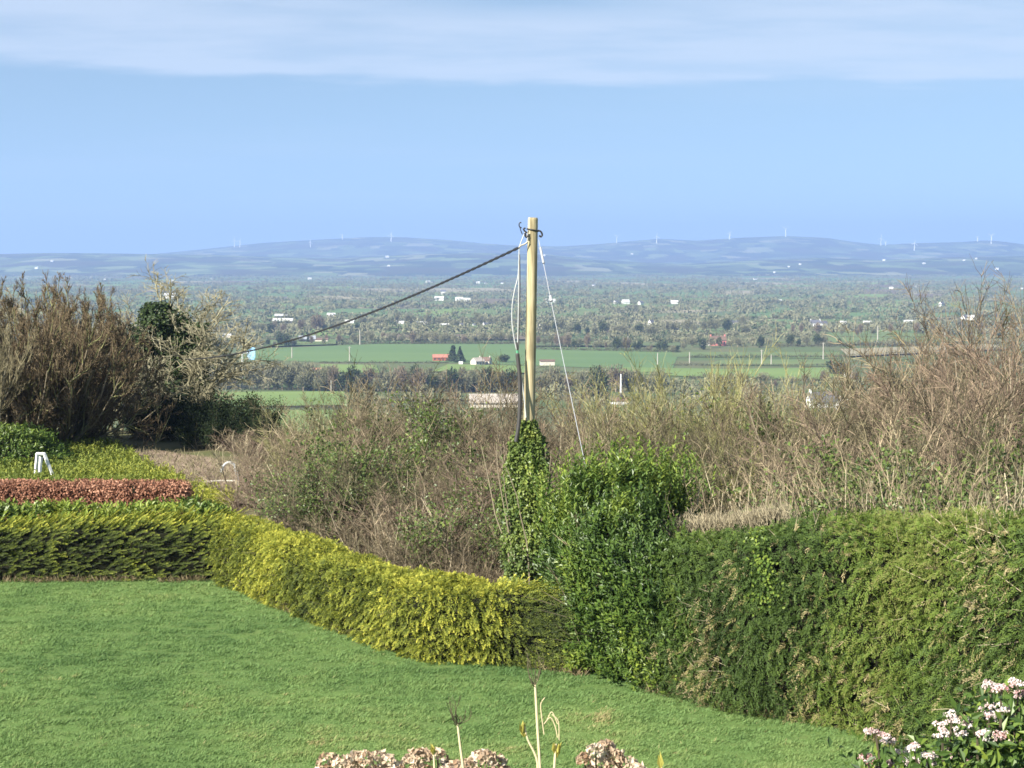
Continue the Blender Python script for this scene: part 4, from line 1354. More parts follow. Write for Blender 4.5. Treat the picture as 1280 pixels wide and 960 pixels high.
def shrub_leaves(mb, p2, n, seed, L, W, tint, fuzz=.08, zr=(0, 99), outw=.4):
    r = np.random.default_rng(seed)
    f = p2.reshape(-1, 3)
    f = f[(f[:, 2] > zr[0]) & (f[:, 2] < zr[1])]
    P = f[r.integers(len(f), size=n)] + r.normal(0, fuzz, (n, 3))
    c = f.mean(0)
    o = unit((P - c) * np.array([1, 1, .6]))
    leaf_cards(mb, P, unit(rvec(n, r) + o * outw), unit(o * .8 + rvec(n, r) * .7 + [0, 0, .5]), L * r.uniform(.7, 1.3, n), W * r.uniform(.7, 1.3, n), .2, np.clip(r.normal(tint, .18, n), 0, 1))


SH = {}


def shrub_kind(name, nvar, stem_m, twig_m, leaf=None, **kw):
    out = []
    for v in range(nvar):
        s = 1000 + 37 * len(SH) + v
        st, tw, p0, p1, p2 = shrub(s, **kw)
        rec = [st.mesh('stems', M[stem_m]), tw.mesh('twigs', M[twig_m])]
        if leaf:
            mb = MB()
            shrub_leaves(mb, p2, leaf[1], s + 5, leaf[2], leaf[3], leaf[4], leaf[5], leaf[6] if len(leaf) > 6 else (0, 99))
            rec.append(mb.mesh('leaves', M[leaf[0]]))
        out.append(rec)
    SH[name] = out


shrub_kind('tan', 5, 'pale_twig', 'twig', H=3.3, n0=24, r0=.9, spread=.65, m1=12, m2=12, wob=.12, tropic=.03, ang=.85, up=.16, tmin=.2)
shrub_kind('brown', 4, 'bark', 'red_twig', H=3.3, n0=24, r0=.9, spread=.65, m1=12, m2=13, wob=.12, tropic=.03, ang=.85, up=.16, tmin=.2)
shrub_kind('olive', 3, 'pale_twig', 'olive_twig', H=3.2, n0=22, r0=.7, spread=.7, m1=12, m2=11, wob=.10, tropic=.05, ang=.7, leaf=('bud', 900, .035, .016, .6, .03))
shrub_kind('ivied', 3, 'bark', 'twig', H=3.2, n0=22, r0=.7, spread=.6, m1=10, m2=9, wob=.12, tropic=.03, ang=.8, leaf=('ivy', 6500, .08, .06, .30, .10, (.3, 3.0)))
shrub_kind('cane', 4, 'cane_stem', 'twig', H=3.0, n0=38, r0=1.1, spread=.42, m1=7, m2=5, rs=(.0165, .0065, .004), frac=(.3, .4), tropic=.06, tmin=.25, up=.2, ang=.8, wob=.14)
shrub_kind('evergreen', 3, 'bark', 'twig', H=2.4, n0=22, r0=1.0, spread=.8, m1=8, m2=5, leaf=('dark_leaf', 16000, .10, .06, .35, .18))
shrub_kind('low', 3, 'bark', 'twig', H=1.5, n0=36, r0=1.0, spread=.8, m1=7, m2=5, rs=(.011, .005, .0038), tropic=.0, up=.1)

SHC = []


def put_shrub(kind, px, ytop, Y, name='bare_shrub', wide=1.0):
    x = xz_at(px, Y)
    z0 = float(hz(x, Y)) - .05
    ztop = zpx(ytop, Y)
    Hk = {'low': 1.45, 'evergreen': 2.1, 'cane': 3.2}.get(kind, 3.35)
    s = max((ztop - z0) / Hk, .3)
    SHC.append((px, Y, kind, name, (x, Y, z0), s, wide, ytop))


# left-centre thicket
for kind, px, yt, Y in [
    ('ivied', 400, 568, 38.5), ('low', 372, 645, 37.0), ('tan', 410, 560, 38), ('ivied', 455, 540, 38.5), ('brown', 500, 580, 37), ('tan', 545, 570, 37.5), ('brown', 590, 590, 36), ('ivied', 588, 590, 34.5),
    ('brown', 620, 590, 37), ('low', 470, 640, 35.5), ('low', 520, 660, 34.5), ('low', 570, 690, 33), ('low', 620, 700, 32.6), ('low', 425, 640, 36.5), ('low', 392, 640, 37.0),
    ('tan', 372, 530, 45), ('olive', 400, 506, 46), ('tan', 440, 491, 46), ('ivied', 480, 486, 45), ('tan', 525, 486, 46), ('brown', 570, 496, 45), ('tan', 610, 501, 44), ('brown', 640, 506, 43),
    ('tan', 400, 491, 54), ('tan', 440, 478, 55), ('tan', 480, 481, 54), ('brown', 520, 476, 55), ('tan', 548, 471, 54), ('brown', 585, 486, 55), ('brown', 625, 498, 54), ('brown', 660, 491, 52),
    ('brown', 340, 561, 43), ('cane', 505, 600, 35.5), ('brown', 545, 640, 34)]:
    put_shrub(kind, px, yt, Y)
# right thicket
for kind, px, yt, Y in [
    ('brown', 690, 530, 38), ('tan', 725, 520, 39), ('brown', 770, 520, 39), ('tan', 810, 540, 37), ('brown', 850, 540, 37), ('tan', 890, 560, 35),
    ('tan', 925, 560, 34), ('cane', 905, 585, 31.5), ('cane', 950, 580, 30.5), ('cane', 985, 565, 30), ('cane', 1030, 560, 29.5), ('cane', 1075, 550, 29), ('cane', 1120, 550, 28.5), ('cane', 1165, 550, 28), ('cane', 1210, 545, 27.5), ('cane', 1250, 550, 27),
    ('ivied', 1155, 580, 28.6), ('ivied', 1265, 540, 29.5), ('olive', 950, 540, 35), ('tan', 1000, 552, 35), ('tan', 1045, 565, 34), ('brown', 1090, 500, 34), ('tan', 1130, 500, 33.5), ('brown', 1180, 480, 33), ('tan', 1225, 480, 33), ('brown', 1270, 460, 32.5),
    ('brown', 700, 505, 50), ('tan', 740, 510, 50), ('brown', 790, 505, 50), ('olive', 835, 470, 47), ('olive', 875, 445, 46), ('olive', 905, 462, 46), ('olive', 945, 475, 46), ('tan', 985, 515, 45), ('tan', 1020, 550, 45),
    ('tan', 1060, 545, 44), ('tan', 1090, 440, 44), ('brown', 1125, 425, 44), ('tan', 1160, 430, 43), ('brown', 1195, 425, 43), ('tan', 1230, 400, 43), ('brown', 1265, 385, 42), ('tan', 1300, 390, 42),
    ('ivied', 880, 480, 44.5), ('brown', 930, 500, 42), ('ivied', 910, 560, 38), ('olive', 860, 452, 43), ('olive', 895, 456, 44), ('ivied', 1195, 600, 27.2), ('ivied', 1130, 520, 32), ('ivied', 1010, 560, 36), ('ivied', 1215, 500, 35), ('ivied', 760, 540, 42), ('brown', 870, 500, 40), ('ivied', 1065, 575, 31.5), ('ivied', 1230, 560, 30.5), ('brown', 1086, 500, 40), ('tan', 1105, 455, 39), ('brown', 1150, 450, 39), ('tan', 1195, 440, 38), ('brown', 1240, 420, 38), ('tan', 1290, 430, 37)]:
    put_shrub(kind, px, yt, Y)
# dark shrubs beyond the soil on the left
for kind, px, yt, Y in [('evergreen', 235, 512, 63), ('evergreen', 272, 505, 62), ('evergreen', 305, 512, 61), ('evergreen', 205, 505, 64), ('evergreen', 325, 532, 59), ('evergreen', 182, 520, 64), ('evergreen', 255, 525, 60), ('brown', 362, 545, 56), ('brown', 350, 552, 57)]:
    put_shrub(kind, px, yt, Y, 'dark_shrub' if kind == 'evergreen' else 'bare_shrub')

ORD = ['first', 'second', 'third', 'fourth', 'fifth', 'sixth', 'seventh', 'eighth', 'ninth', 'tenth', 'eleventh', 'twelfth', 'thirteenth', 'fourteenth', 'fifteenth', 'sixteenth', 'seventeenth', 'eighteenth', 'nineteenth', 'twentieth']
LOOK = {'tan': 'bare tan twiggy shrub', 'brown': 'bare brown twiggy shrub', 'olive': 'yellow green budding willow shrub', 'ivied': 'bare shrub hung with green ivy', 'cane': 'clump of upright pale bare canes', 'evergreen': 'dark evergreen shrub', 'low': 'low bramble clump'}
seen = {}
zone = lambda r: ('left of the pole' if r[0] < 655 else 'right of the pole') if r[2] != 'evergreen' else 'beyond the bare soil'
for r_ in sorted(SHC, key=lambda r: r[0]):
    seen.setdefault((r_[2], zone(r_), r_[1] > 42), []).append(r_)
for (kind, zn, farr), lst in seen.items():
    for j, (px, Y, _, name, loc, s, wide, yt) in enumerate(lst):
        where = ('back row' if farr else 'front row') if kind != 'evergreen' else 'row'
        lab = (f'{ORD[j]} from left, ' if len(lst) > 1 else '') + f'{LOOK[kind]}, {where} {zn}'
        e = empty({'evergreen': 'dark_shrub', 'cane': 'cane_clump', 'low': 'bramble_clump', 'olive': 'willow_shrub'}.get(kind, 'bare_shrub'), loc, lab, 'shrub', {'left of the pole': 'shrubs of the thicket left of the pole', 'right of the pole': 'shrubs of the thicket right of the pole'}.get(zn, 'dark shrubs beyond the soil'), rng.uniform(0, 6.28))
        wdt = min(max(s, .8), 1.3) if kind != 'evergreen' else s
        e.scale = (wdt * wide, wdt * wide, s)
        rec = SH[kind][rng.integers(len(SH[kind]))]
        for nm, me in zip(('stems', 'twigs', 'leaves'), rec):
            inst(nm, me, e)

# soil and litter under the thicket
g = MB()
xs, ys = np.linspace(-15, 16, 120), np.linspace(0, 1, 60)
X = np.repeat(xs[None], 60, 0); Yb = np.maximum(lawn_top(xs), 20)
Y = Yb[None] + .8 + ys[:, None] * (58 - Yb[None])
ok_x = (X > -9.0)
Z = hz(X, Y) + .13 + .12 * fbm(np.stack([X.ravel(), Y.ravel(), 0 * X.ravel()], 1), 77, 3).reshape(X.shape)
sel = xs > -6.2
grid_mesh(g, X[:, sel], Y[:, sel], Z[:, sel])
tag(g.obj('leaf_litter', M['leaf_litter'], smooth=True), 'brown leaf litter and soil under the thicket', 'ground', None, 'structure')

# ------------------------------------------------------------------ laurel mass and clipped dead twigs beside the pole
def mound(cx_, cy_, rx, ry, H, n, seed, noise=.25):
    r = np.random.default_rng(seed)
    d = rvec(n, r); d[:, 2] = np.abs(d[:, 2])
    k = (1 + noise * 2 * (fbm(d * 2.2 + seed, seed, 3) - .5))[:, None]
    e_ = np.abs(d) ** .75 * np.sign(d)
    e_ = e_ / np.linalg.norm(e_, axis=1, keepdims=True) ** .6
    return np.array([cx_, cy_, 0]) + e_ * k * np.array([rx, ry, H]), d


def shoots(mb, P, N, tint, Ls, Lw, nl=7, lsh=(.25, .6), bias=(0, 0, .9), k=.5):
    """leafy upright shoots"""
    n = len(P)
    D = unit(N * k + np.array(bias) + rvec(n) * .3)
    L = rng.uniform(*lsh, n)
    t = np.tile((np.arange(nl) + .6) / nl, n)
    Pi, Di, Li = np.repeat(P, nl, 0), np.repeat(D, nl, 0), np.repeat(L, nl)
    c = Pi + Di * (t * Li)[:, None]
    o = rvec(n * nl)
    o = unit(o - Di * (o * Di).sum(1)[:, None])
    dd = unit(o * .75 + Di * .75)
    leaf_cards(mb, c, dd, unit(Di * .7 - o * .5 + rvec(n * nl) * .2), Ls * rng.uniform(.7, 1.25, n * nl), Lw * rng.uniform(.8, 1.2, n * nl), .22, np.clip(np.repeat(np.broadcast_to(tint, (n,)), nl) + rng.normal(0, .12, n * nl) + .15 * t, 0, 1))


lp = at_z(752, 850, 0)
e = empty('laurel_bush', (lp[0], lp[1] + 1.4, 0), 'tall glossy green laurel and ivy mass right of the pole', 'bush')
OFF = tuple(-np.array(e.location))
mb, core, st = MB(), MB(), MB()
for (px, Yc, rx, ry, H, n, sd) in [(752, 28.6, .85, 1.0, 2.85, 1500, 1), (724, 29.2, .42, .7, 2.5, 800, 2), (790, 28.8, .62, .9, 2.9, 1100, 3), (828, 29.6, .58, .6, 2.75, 700, 6), (698, 29.8, .36, .6, 2.1, 500, 7)]:
    P, N = mound(xz_at(px, Yc), Yc, rx, ry, H, n, sd, .42)
    k = N[:, 1] < .55
    P, N = P[k], N[k]
    pn = fbm(P * 1.8, 90 + sd, 3)
    up_ = sstep(.4, 1, P[:, 2] / H)
    shoots(mb, P - N * .15, N, np.clip(.26 + 1.1 * (pn - .5) + .2 * up_, 0, 1), .105, .042, 8, (.2, .55), (.12, 0, .55 + .4 * 1), .45)
    P2, N2 = mound(xz_at(px, Yc), Yc, rx, ry, H, 1, sd, 0)
    a = np.linspace(0, 2 * math.pi, 25); b = np.linspace(0, math.pi / 2, 12)
    A, B = np.meshgrid(a, b, indexing='ij')
    d = np.stack([np.cos(A) * np.cos(B), np.sin(A) * np.cos(B), np.sin(B)], -1)
    e_ = np.abs(d) ** .75 * np.sign(d); e_ = e_ / np.linalg.norm(e_, axis=-1, keepdims=True) ** .6
    X = np.array([xz_at(px, Yc), Yc, 0]) + e_ * np.array([rx - .22, ry - .22, H - .25])
    grid_mesh(core, X[..., 0], X[..., 1], X[..., 2])
for (px, Yc, H, w_, n) in [(752, 28.6, 2.75, .65, 170), (724, 29.2, 2.45, .35, 80), (785, 28.8, 2.85, .6, 150), (830, 29.5, 2.75, .5, 110), (700, 29.8, 2.1, .3, 60)]:
    P = np.stack([xz_at(px, Yc) + rng.normal(0, w_ * .75, n), Yc + rng.normal(0, .45, n), H - rng.uniform(.05, .6, n)], 1)
    shoots(mb, P, np.tile([[0, 0, 1.0]], (n, 1)), rng.uniform(.3, .75, n), .11, .04, 12, (.3, 1.0), (.1, 0, 1.0), .3)
H4 = Hedge(line_px([(690, 839), (730, 848), (790, 864), (870, 884)]), ([0, 1], [1.3, 1.5]), ([0, .3, .65, 1], [1.8, 2.7, 2.15, 1.8]), 87, .22, .5, .5)
X4 = H4.at(np.repeat(np.linspace(.01, .99, 40), 24), np.tile(np.linspace(0, 1, 24), 40), .25)[0].reshape(40, 24, 3)
grid_mesh(core, X4[..., 0], X4[..., 1], X4[..., 2])
P, N, b = H4.sample(5200, .7)
u_ = px_of(P[:, 0], P[:, 1])
k = rng.random(len(P)) < 1 - .9 * sstep(775, 850, u_ + 60 * (fbm(P * 1.5, 88, 3) - .5))
P, N = P[k], N[k]
pn = fbm(P * 1.9, 89, 3)
shoots(mb, P - N * rng.uniform(0, .2, len(P))[:, None], N, np.clip(.36 + 1.3 * (pn - .5), 0, 1), .080, .036, 8, (.14, .42), (.05, 0, .55), .45)
mb.obj('leaves', M['laurel'], e, OFF)
core.obj('inner_shade_core', M['hedge_core'], e, OFF)  # closed shell, its colour standing for shade among the leaves
P, N = mound(xz_at(790, 28), 28, 1.3, 1.2, 2.2, 240, 8)
twig_bits(st, P, N, .3, .9, .008, (.2, .8), .5)
st.obj('bare_twigs', M['twig'], e, OFF)

HT = Hedge(np.array([[xz_at(798, 28), 27.7], [xz_at(860, 27.6), 27.4], [xz_at(930, 27), 27.0], [xz_at(1000, 26.6), 26.5]]), ([0, 1], [.8, .8]), ([0, .5, 1], [2.35, 2.6, 2.95]), 83, .14, .5, .6)
e = empty('dead_hedge', (*HT.line[60], 0), 'beige clipped bare twigs on top of the hedge right of laurel', 'hedge')
OFF = tuple(-np.array(e.location))
HT.core(e, .22).location = OFF
mb = MB(); P, N, b = HT.sample(9000, .8)
P[:, 2] -= .1
twig_bits(mb, P - N * .10, N * .5, .10, .34, .0045, (.2, 1), .8)
mb.obj('dead_twigs', M['pale_twig'], e, OFF)

# ------------------------------------------------------------------ pole
PY = 31.0
PT = at_y(666.2, 274, PY); PB = np.array([xz_at(657, PY), PY + .25, -.2])
m, nt, bs, out = new_mat('pole_timber')
tc = node(nt, 'ShaderNodeTexCoord')
mp = node(nt, 'ShaderNodeMapping'); mp.inputs['Scale'].default_value = (14, 14, .9)
n1 = node(nt, 'ShaderNodeTexNoise'); n1.inputs['Scale'].default_value = 1.5; n1.inputs['Detail'].default_value = 8
nt.links.new(tc.outputs['Object'], mp.inputs[0]); nt.links.new(mp.outputs[0], n1.inputs['Vector'])
n2 = node(nt, 'ShaderNodeTexNoise'); n2.inputs['Scale'].default_value = 1.6; n2.inputs['Detail'].default_value = 4
nt.links.new(tc.outputs['Object'], n2.inputs['Vector'])
r1 = ramp(nt, [(.30, (.20, .165, .095)), (.5, (.39, .33, .195)), (.7, (.51, .44, .285))])
nt.links.new(n1.outputs[0], r1.inputs[0])
r2 = ramp(nt, [(.56, (0, 0, 0)), (.72, (1, 1, 1))]); nt.links.new(n2.outputs[0], r2.inputs[0])
mx = node(nt, 'ShaderNodeMix', data_type='RGBA'); mx.inputs[7].default_value = (.20, .17, .10, 1)
mf = node(nt, 'ShaderNodeMath', operation='MULTIPLY'); mf.inputs[1].default_value = .6
nt.links.new(r2.outputs[0], mf.inputs[0]); nt.links.new(mf.outputs[0], mx.inputs[0]); nt.links.new(r1.outputs[0], mx.inputs[6])
nt.links.new(mx.outputs[2], bs.inputs['Base Color']); bs.inputs['Roughness'].default_value = .85; bs.inputs['Specular IOR Level'].default_value = .15
M['pole'] = m
e = empty('utility_pole', PB, 'tall weathered wooden pole wrapped in ivy at its foot', 'utility pole')
OFFP = tuple(-PB)


def ax(t):
    return PB + (PT - PB) * t


mb = MB()
ts = np.linspace(0, 1, 14)
tube_path(mb, [ax(t) for t in ts] + [ax(1.004)], list(.112 - .024 * ts) + [.078], 20)
mb.obj('shaft', M['pole'], e, OFFP, smooth=False)
for p in bpy.data.objects:
    pass
# iron band, bracket, insulator hooks
zt = lambda py: (zpx(py, PY) - PB[2]) / (PT[2] - PB[2])
c0 = ax(zt(287.5))
mb = MB()
a = np.linspace(0, 2 * math.pi, 25)
tube_path(mb, np.stack([c0[0] + .098 * np.cos(a), c0[1] + .098 * np.sin(a), c0[2] + .02 * np.cos(a * 1) * -1], 1), .014, 6, caps=False)
c1 = ax(zt(289.5))
tube_path(mb, bez([c1 + [.09, -.05, .02], c1 + [.14, -.05, .0], c1 + [.165, -.05, -.05], c1 + [.15, -.05, -.09], c1 + [.11, -.05, -.07]], 16), .018, 6)
mb.obj('iron_band', M['black'], e, OFFP)
mb = MB()
q = lambda px, py, dy=-.1: at_y(px, py, PY + dy)
tube_path(mb, bez([q(659, 291), q(656, 289), q(654.5, 286), q(657, 285)], 14), .016, 6)
tube_path(mb, bez([q(660, 294), q(657.5, 296), q(656, 291)], 10), .022, 6)
tube_path(mb, bez([q(652, 285), q(649.2, 283), q(649, 279.5), q(650.5, 278), q(651.5, 279)], 14), .011, 6)
tube_path(mb, bez([q(649.6, 283), q(651, 288), q(653, 293)], 10), .009, 6)
mb.obj('insulator_hook', M['black'], e, OFFP)
mb = MB()
tube_path(mb, bez([q(660, 302), q(656, 305), q(651, 307), q(648.5, 309.5)], 12), .017, 6)
tube_path(mb, bez([q(659.5, 290), q(659.6, 297), q(659, 303)], 8), .014, 6)
mb.obj('bracket_arm', M['wood_grey'], e, OFFP)
mb = MB()
tube_path(mb, bez([q(656.5, 290), q(653.5, 297), q(650.5, 305), q(649, 312), q(648.6, 340), q(648.2, 380), q(647.5, 410), q(647, 438)], 50), .010, 6)
tube_path(mb, bez([q(648.9, 322), q(647.5, 345), q(643.5, 362), q(640.5, 380), q(640, 402), q(643, 425), q(646.5, 440)], 50), .0105, 6)
tube_path(mb, bez([q(647, 444), q(650, 460), q(652.5, 478), q(655.5, 500), q(657.5, 522)], 30), .011, 6)
mb.obj('down_cable', M['cable_white'], e, OFFP)
mb = MB()
tube_path(mb, bez([q(649.6, 318), q(650, 350), q(649.5, 395), q(648, 437)], 40), .009, 6)
tube_path(mb, bez([q(646, 428), q(647, 445), q(649.5, 470), q(650, 500), q(648.5, 530), q(645, 552)], 40), [.018] * 8 + [.036] * (len(bez([q(646, 428), q(647, 445), q(649.5, 470), q(650, 500), q(648.5, 530), q(645, 552)], 40)) - 8), 8)
mb.obj('conduit_pipe', M['conduit'], e, OFFP)
mb = MB(); tube_path(mb, [q(646.6, 438), q(647.2, 445)], .024, 8); mb.obj('tape_wrap', M['green_tape'], e, OFFP)
P_ = at_y(658, 696, PY - .35)

# ivy on the pole
iv = empty('ivy', PB + [0, 0, 0], 'bushy green ivy climbing the foot of the wooden pole', 'ivy')
mb, st = MB(), MB()
n = 21000
t = rng.random(n) ** .9 * 3.85
aa = rng.random(n) * 2 * math.pi
rad = np.interp(t, [0, 1.2, 2.4, 3.1, 3.5, 3.85], [.47, .43, .39, .34, .23, .11]) * (.30 + 1.4 * fbm(np.stack([np.cos(aa) * 1.6, np.sin(aa) * 1.9, t * 2.6], 1), 33, 3)) * rng.uniform(.55, 1.12, n)
cxy = PB[None] + (PT - PB)[None] * (t / (PT[2] - PB[2]))[:, None]
shift = np.interp(t, [0, 2, 3.2, 3.8], [.05, .04, -.02, -.02])
P = cxy + np.stack([np.cos(aa) * rad + shift, np.sin(aa) * rad, 0 * t], 1)
N = np.stack([np.cos(aa), np.sin(aa), .35 + 0 * aa], 1)
pn = fbm(P * 2.6, 35, 3)
leaf_cards(mb, P, unit(N * .5 + rvec(n) * .6 - [0, 0, .45]), unit(N + rvec(n) * .55), .062 * rng.uniform(.6, 1.3, n), .05, .18, np.clip(.45 + 1.1 * (pn - .5) + rng.normal(0, .16, n) - .25 * (np.cos(aa) > .75) * (t > 3), 0, 1))
mb.obj('leaves', M['ivy'], iv, OFFP)
r_ = rng
p0 = np.stack([PB + [rng.normal(0, .15), rng.normal(0, .15) - .1, .1] for _ in range(14)])
pl = trace(np.random.default_rng(5), p0, np.tile([[0, 0, 1.0]], (14, 1)), np.full(14, 3.4), 9, .08, .1)
tubes(st, pl, np.repeat(np.linspace(.02, .006, 9)[None], 14, 0), 5, .6)
st.obj('stems', M['bark'], iv, OFFP)

# overhead twisted cable going left, and the stay wire
mb = MB()
A = at_y(648.5, 309.5, PY - .1); B = at_y(215, 449, 72)
s = np.linspace(0, 1, 500)
cpts = A + (B - A) * s[:, None]
cpts[:, 2] -= 4 * .55 * s * (1 - s)
cum = s * np.linalg.norm(B - A)
for ph in (0, math.pi):
    o = np.stack([0 * s, np.cos(cum * 9 + ph) * .013, np.sin(cum * 9 + ph) * .013], 1)
    tube_path(mb, cpts + o, .0155, 5)
tag(mb.obj('overhead_cable', M['black']), 'black twisted overhead cable slanting left from the pole top', 'cable')
w_ = empty('stay_wire', at_y(744, 640, 28.8), 'pale steel stay wire slanting from pole top into laurel', 'stay wire')
OFFW = tuple(-np.array(w_.location))
mb = MB()
A = at_y(673.5, 300, PY - .12); B = at_y(744, 640, 28.8)
tube_path(mb, bez([A, A + (B - A) * .3 + [0, 0, -.03], A + (B - A) * .65 + [0, 0, -.03], B], 40), .0065, 6)
mb.obj('wire', M['galv'], w_, OFFW)
mb = MB(); tube_path(mb, [A + (B - A) * .215, A + (B - A) * .235], .028, 8); tube_path(mb, [A + (B - A) * .03, A + (B - A) * .09], .022, 8); mb.obj('clamp', M['galv'], w_, OFFW)
# ------------------------------------------------------------------ left garden beyond the golden hedge
# laurel row
HL = Hedge(np.array([[xz_at(-120, 39), 38.6], [xz_at(60, 39), 38.7], [xz_at(200, 39), 38.5], [xz_at(288, 38.5), 38.1]]), ([0, 1], [.8, .8]), ([0, .7, .85, 1], [.84, .84, 1.02, .85]), 91, .16, .5, .4)
e = empty('laurel_hedge', (*HL.line[60], 0), 'row of yellow green laurel leaves just behind the dark gold hedge', 'hedge')
OFF = tuple(-np.array(e.location))
HL.core(e, .2).location = OFF
mb = MB(); n = 1500
P, N, b = HL.sample(n, .8)
pn = fbm(P * 1.4, 92, 3)
shoots(mb, P - N * .12, N, np.clip(.66 + 1.1 * (pn - .5), 0, 1), .15, .065, 6, (.12, .35), (.1, -.1, .5), .5)
mb.obj('leaves', M['laurel'], e, OFF)

# copper beech hedge
HB = Hedge(np.array([[xz_at(-150, 44), 43.6], [xz_at(40, 44), 43.6], [xz_at(235, 43.8), 43.4]]), ([0, 1], [.9, .9]), ([0, 1], [.92, .92]), 95, .05, .26, .3)
e = empty('beech_hedge', (*HB.line[60], 0), 'clipped copper brown beech hedge below the yellow green slope', 'hedge')
OFF = tuple(-np.array(e.location))
HB.core(e, .14).location = OFF
mb = MB(); n = 24000
P, N, b = HB.sample(n, .78)
pn = fbm(P * 1.6, 96, 3)
keep = fbm(P * 3.2, 97, 2) > .30
P, N, pn = P[keep], N[keep], pn[keep]; n = len(P)
leaf_cards(mb, P - N * rng.uniform(-.03, .12, n)[:, None], unit(N * .6 + rvec(n) * .8 - [0, 0, .3]), unit(N + rvec(n) * .6), .075, .052, .2, np.clip(.55 + 1.2 * (pn - .5) + rng.normal(0, .2, n), 0, 1))
mb.obj('leaves', M['beech'], e, OFF)
mb = MB(); P, N, b = HB.sample(700, .75); twig_bits(mb, P - N * .1, N, .1, .25, .004, (.2, .7)); mb.obj('bare_twigs', M['twig'], e, OFF)


def sheet(name, poly, mat, label, z=.03, cat='ground', res=None):
    P = [at_z(x, y, 0) for x, y in poly]
    P = np.array([(p[0], p[1], float(hz(p[0], p[1])) + z) for p in P])
    c = P.mean(0)
    V, T = [], []
    rings = 6
    n = len(P)
    # resample edge
    E = np.vstack([P[i] + (P[(i + 1) % n] - P[i]) * t for i in range(n) for t in np.linspace(0, 1, 9)[:-1, None]])
    m_ = len(E)
    for k in range(1, rings + 1):
        V.append(c + (E - c) * k / rings)
    V = np.vstack([c[None]] + V)
    V[:, 2] = hz(V[:, 0], V[:, 1]) + z + .03 * (fbm(V * np.array([1.5, 1.5, 0]), 7, 2) - .5)
    T = [(0, 1 + i, 1 + (i + 1) % m_) for i in range(m_)]
    Q = []
    for k in range(rings - 1):
        a, b = 1 + k * m_, 1 + (k + 1) * m_
        Q += [(a + i, b + i, b + (i + 1) % m_, a + (i + 1) % m_) for i in range(m_)]
    mb = MB(); mb.add(V, T); mb.add(np.zeros((0, 3)), np.array(Q) - len(V)) if False else None
    me = bpy.data.meshes.new(name)
    me.from_pydata([tuple(v) for v in V], [], T + Q)
    me.materials.append(mat)
    o = bpy.data.objects.new(name, me); COL.objects.link(o)
    return tag(o, label, cat, None, 'structure')


SOILP = [(130, 560), (190, 566), (260, 576), (330, 588), (352, 598), (360, 625), (330, 640), (240, 622), (200, 600)]
sheet('bare_soil', SOILP, M['soil'], 'strip of bare grey brown dug soil behind the mustard', .12)
M['mustard_floor'] = grass_ground('mustard_floor', (.10, .15, .03), (.17, .21, .035), (.20, .20, .05), .8, 4)
MUSP = [(60, 549), (115, 552), (150, 566), (190, 592), (235, 612), (292, 632), (290, 645), (240, 650), (60, 650), (-40, 650), (-40, 556)]
sheet('mustard_patch', MUSP, M['mustard_floor'], 'yellow green patch of leafy mustard behind the beech hedge', .16)


def in_poly(px, py, poly):
    poly = np.array(poly, float); c = np.zeros(len(px), bool)
    j = len(poly) - 1
    for i in range(len(poly)):
        xi, yi, xj, yj = *poly[i], *poly[j]
        c ^= ((yi > py) != (yj > py)) & (px < (xj - xi) * (py - yi) / (yj - yi + 1e-9) + xi)
        j = i
    return c


u, v = rng.uniform(-40, 300, 9000), rng.uniform(545, 650, 9000)
Pp = np.array([at_z(a, b, 0) for a, b in zip(u, v)])
# even spread over the ground
wgt = (Pp[:, 1] / 70) ** 2
k = in_poly(u, v, MUSP) & (rng.random(9000) < wgt)
P = Pp[k]; P[:, 2] = hz(P[:, 0], P[:, 1]) + .1
mb = MB()
n = len(P)
pn = fbm(P * .35, 98, 2)
shoots(mb, P, np.tile([[0, 0, 1.0]], (n, 1)), np.clip(.5 + .5 * (pn - .5) + .3 * sstep(150, 280, u[k]), 0, 1), .12, .05, 12, (.2, .42), (0, 0, 1), .2)
tag(mb.obj('mustard_plants', M['mustard']), 'yellow green leafy mustard plants covering the slope', 'crop', None, 'stuff')
u, v = rng.uniform(130, 360, 6000), rng.uniform(560, 640, 6000)
k = in_poly(u, v, SOILP)
P = np.array([at_z(a, b, 0) for a, b in zip(u[k], v[k])]); P[:, 2] = hz(P[:, 0], P[:, 1]) + .1
mb = MB(); twig_bits(mb, P, np.tile([[0, 0, .6]], (len(P), 1)), .12, .4, .009, (.2, 1), .2)
tag(mb.obj('dry_stalks', M['twig']), 'dry broken stalks lying over the bare soil', 'stalks', None, 'stuff')

# white trestle
Pt = at_z(52, 606, 0)
e = empty('white_trestle', Pt, 'white wooden trestle standing behind the beech hedge', 'trestle')
kx = Pt[1] / F


def bar(mb, a, b, w=.035):
    tube_path(mb, [a, b], w, 4)


for nm, a, b in [('leg', (-9 * kx, 0, -.05), (-4.5 * kx, 0, 40 * kx)), ('leg', (-.5 * kx, -.25, -.05), (1 * kx, -.1, 36 * kx)), ('leg', (16 * kx, .05, 4 * kx), (3 * kx, .05, 40 * kx)), ('leg', (14 * kx, .4, 0), (2.5 * kx, .15, 38 * kx))]:
    mb = MB(); bar(mb, a, b, .05); mb.obj(nm, M['white_paint'], e)
mb = MB(); bar(mb, (-5.5 * kx, -.02, 39 * kx), (4 * kx, .06, 38.5 * kx), .05); mb.obj('top_rail', M['white_paint'], e)

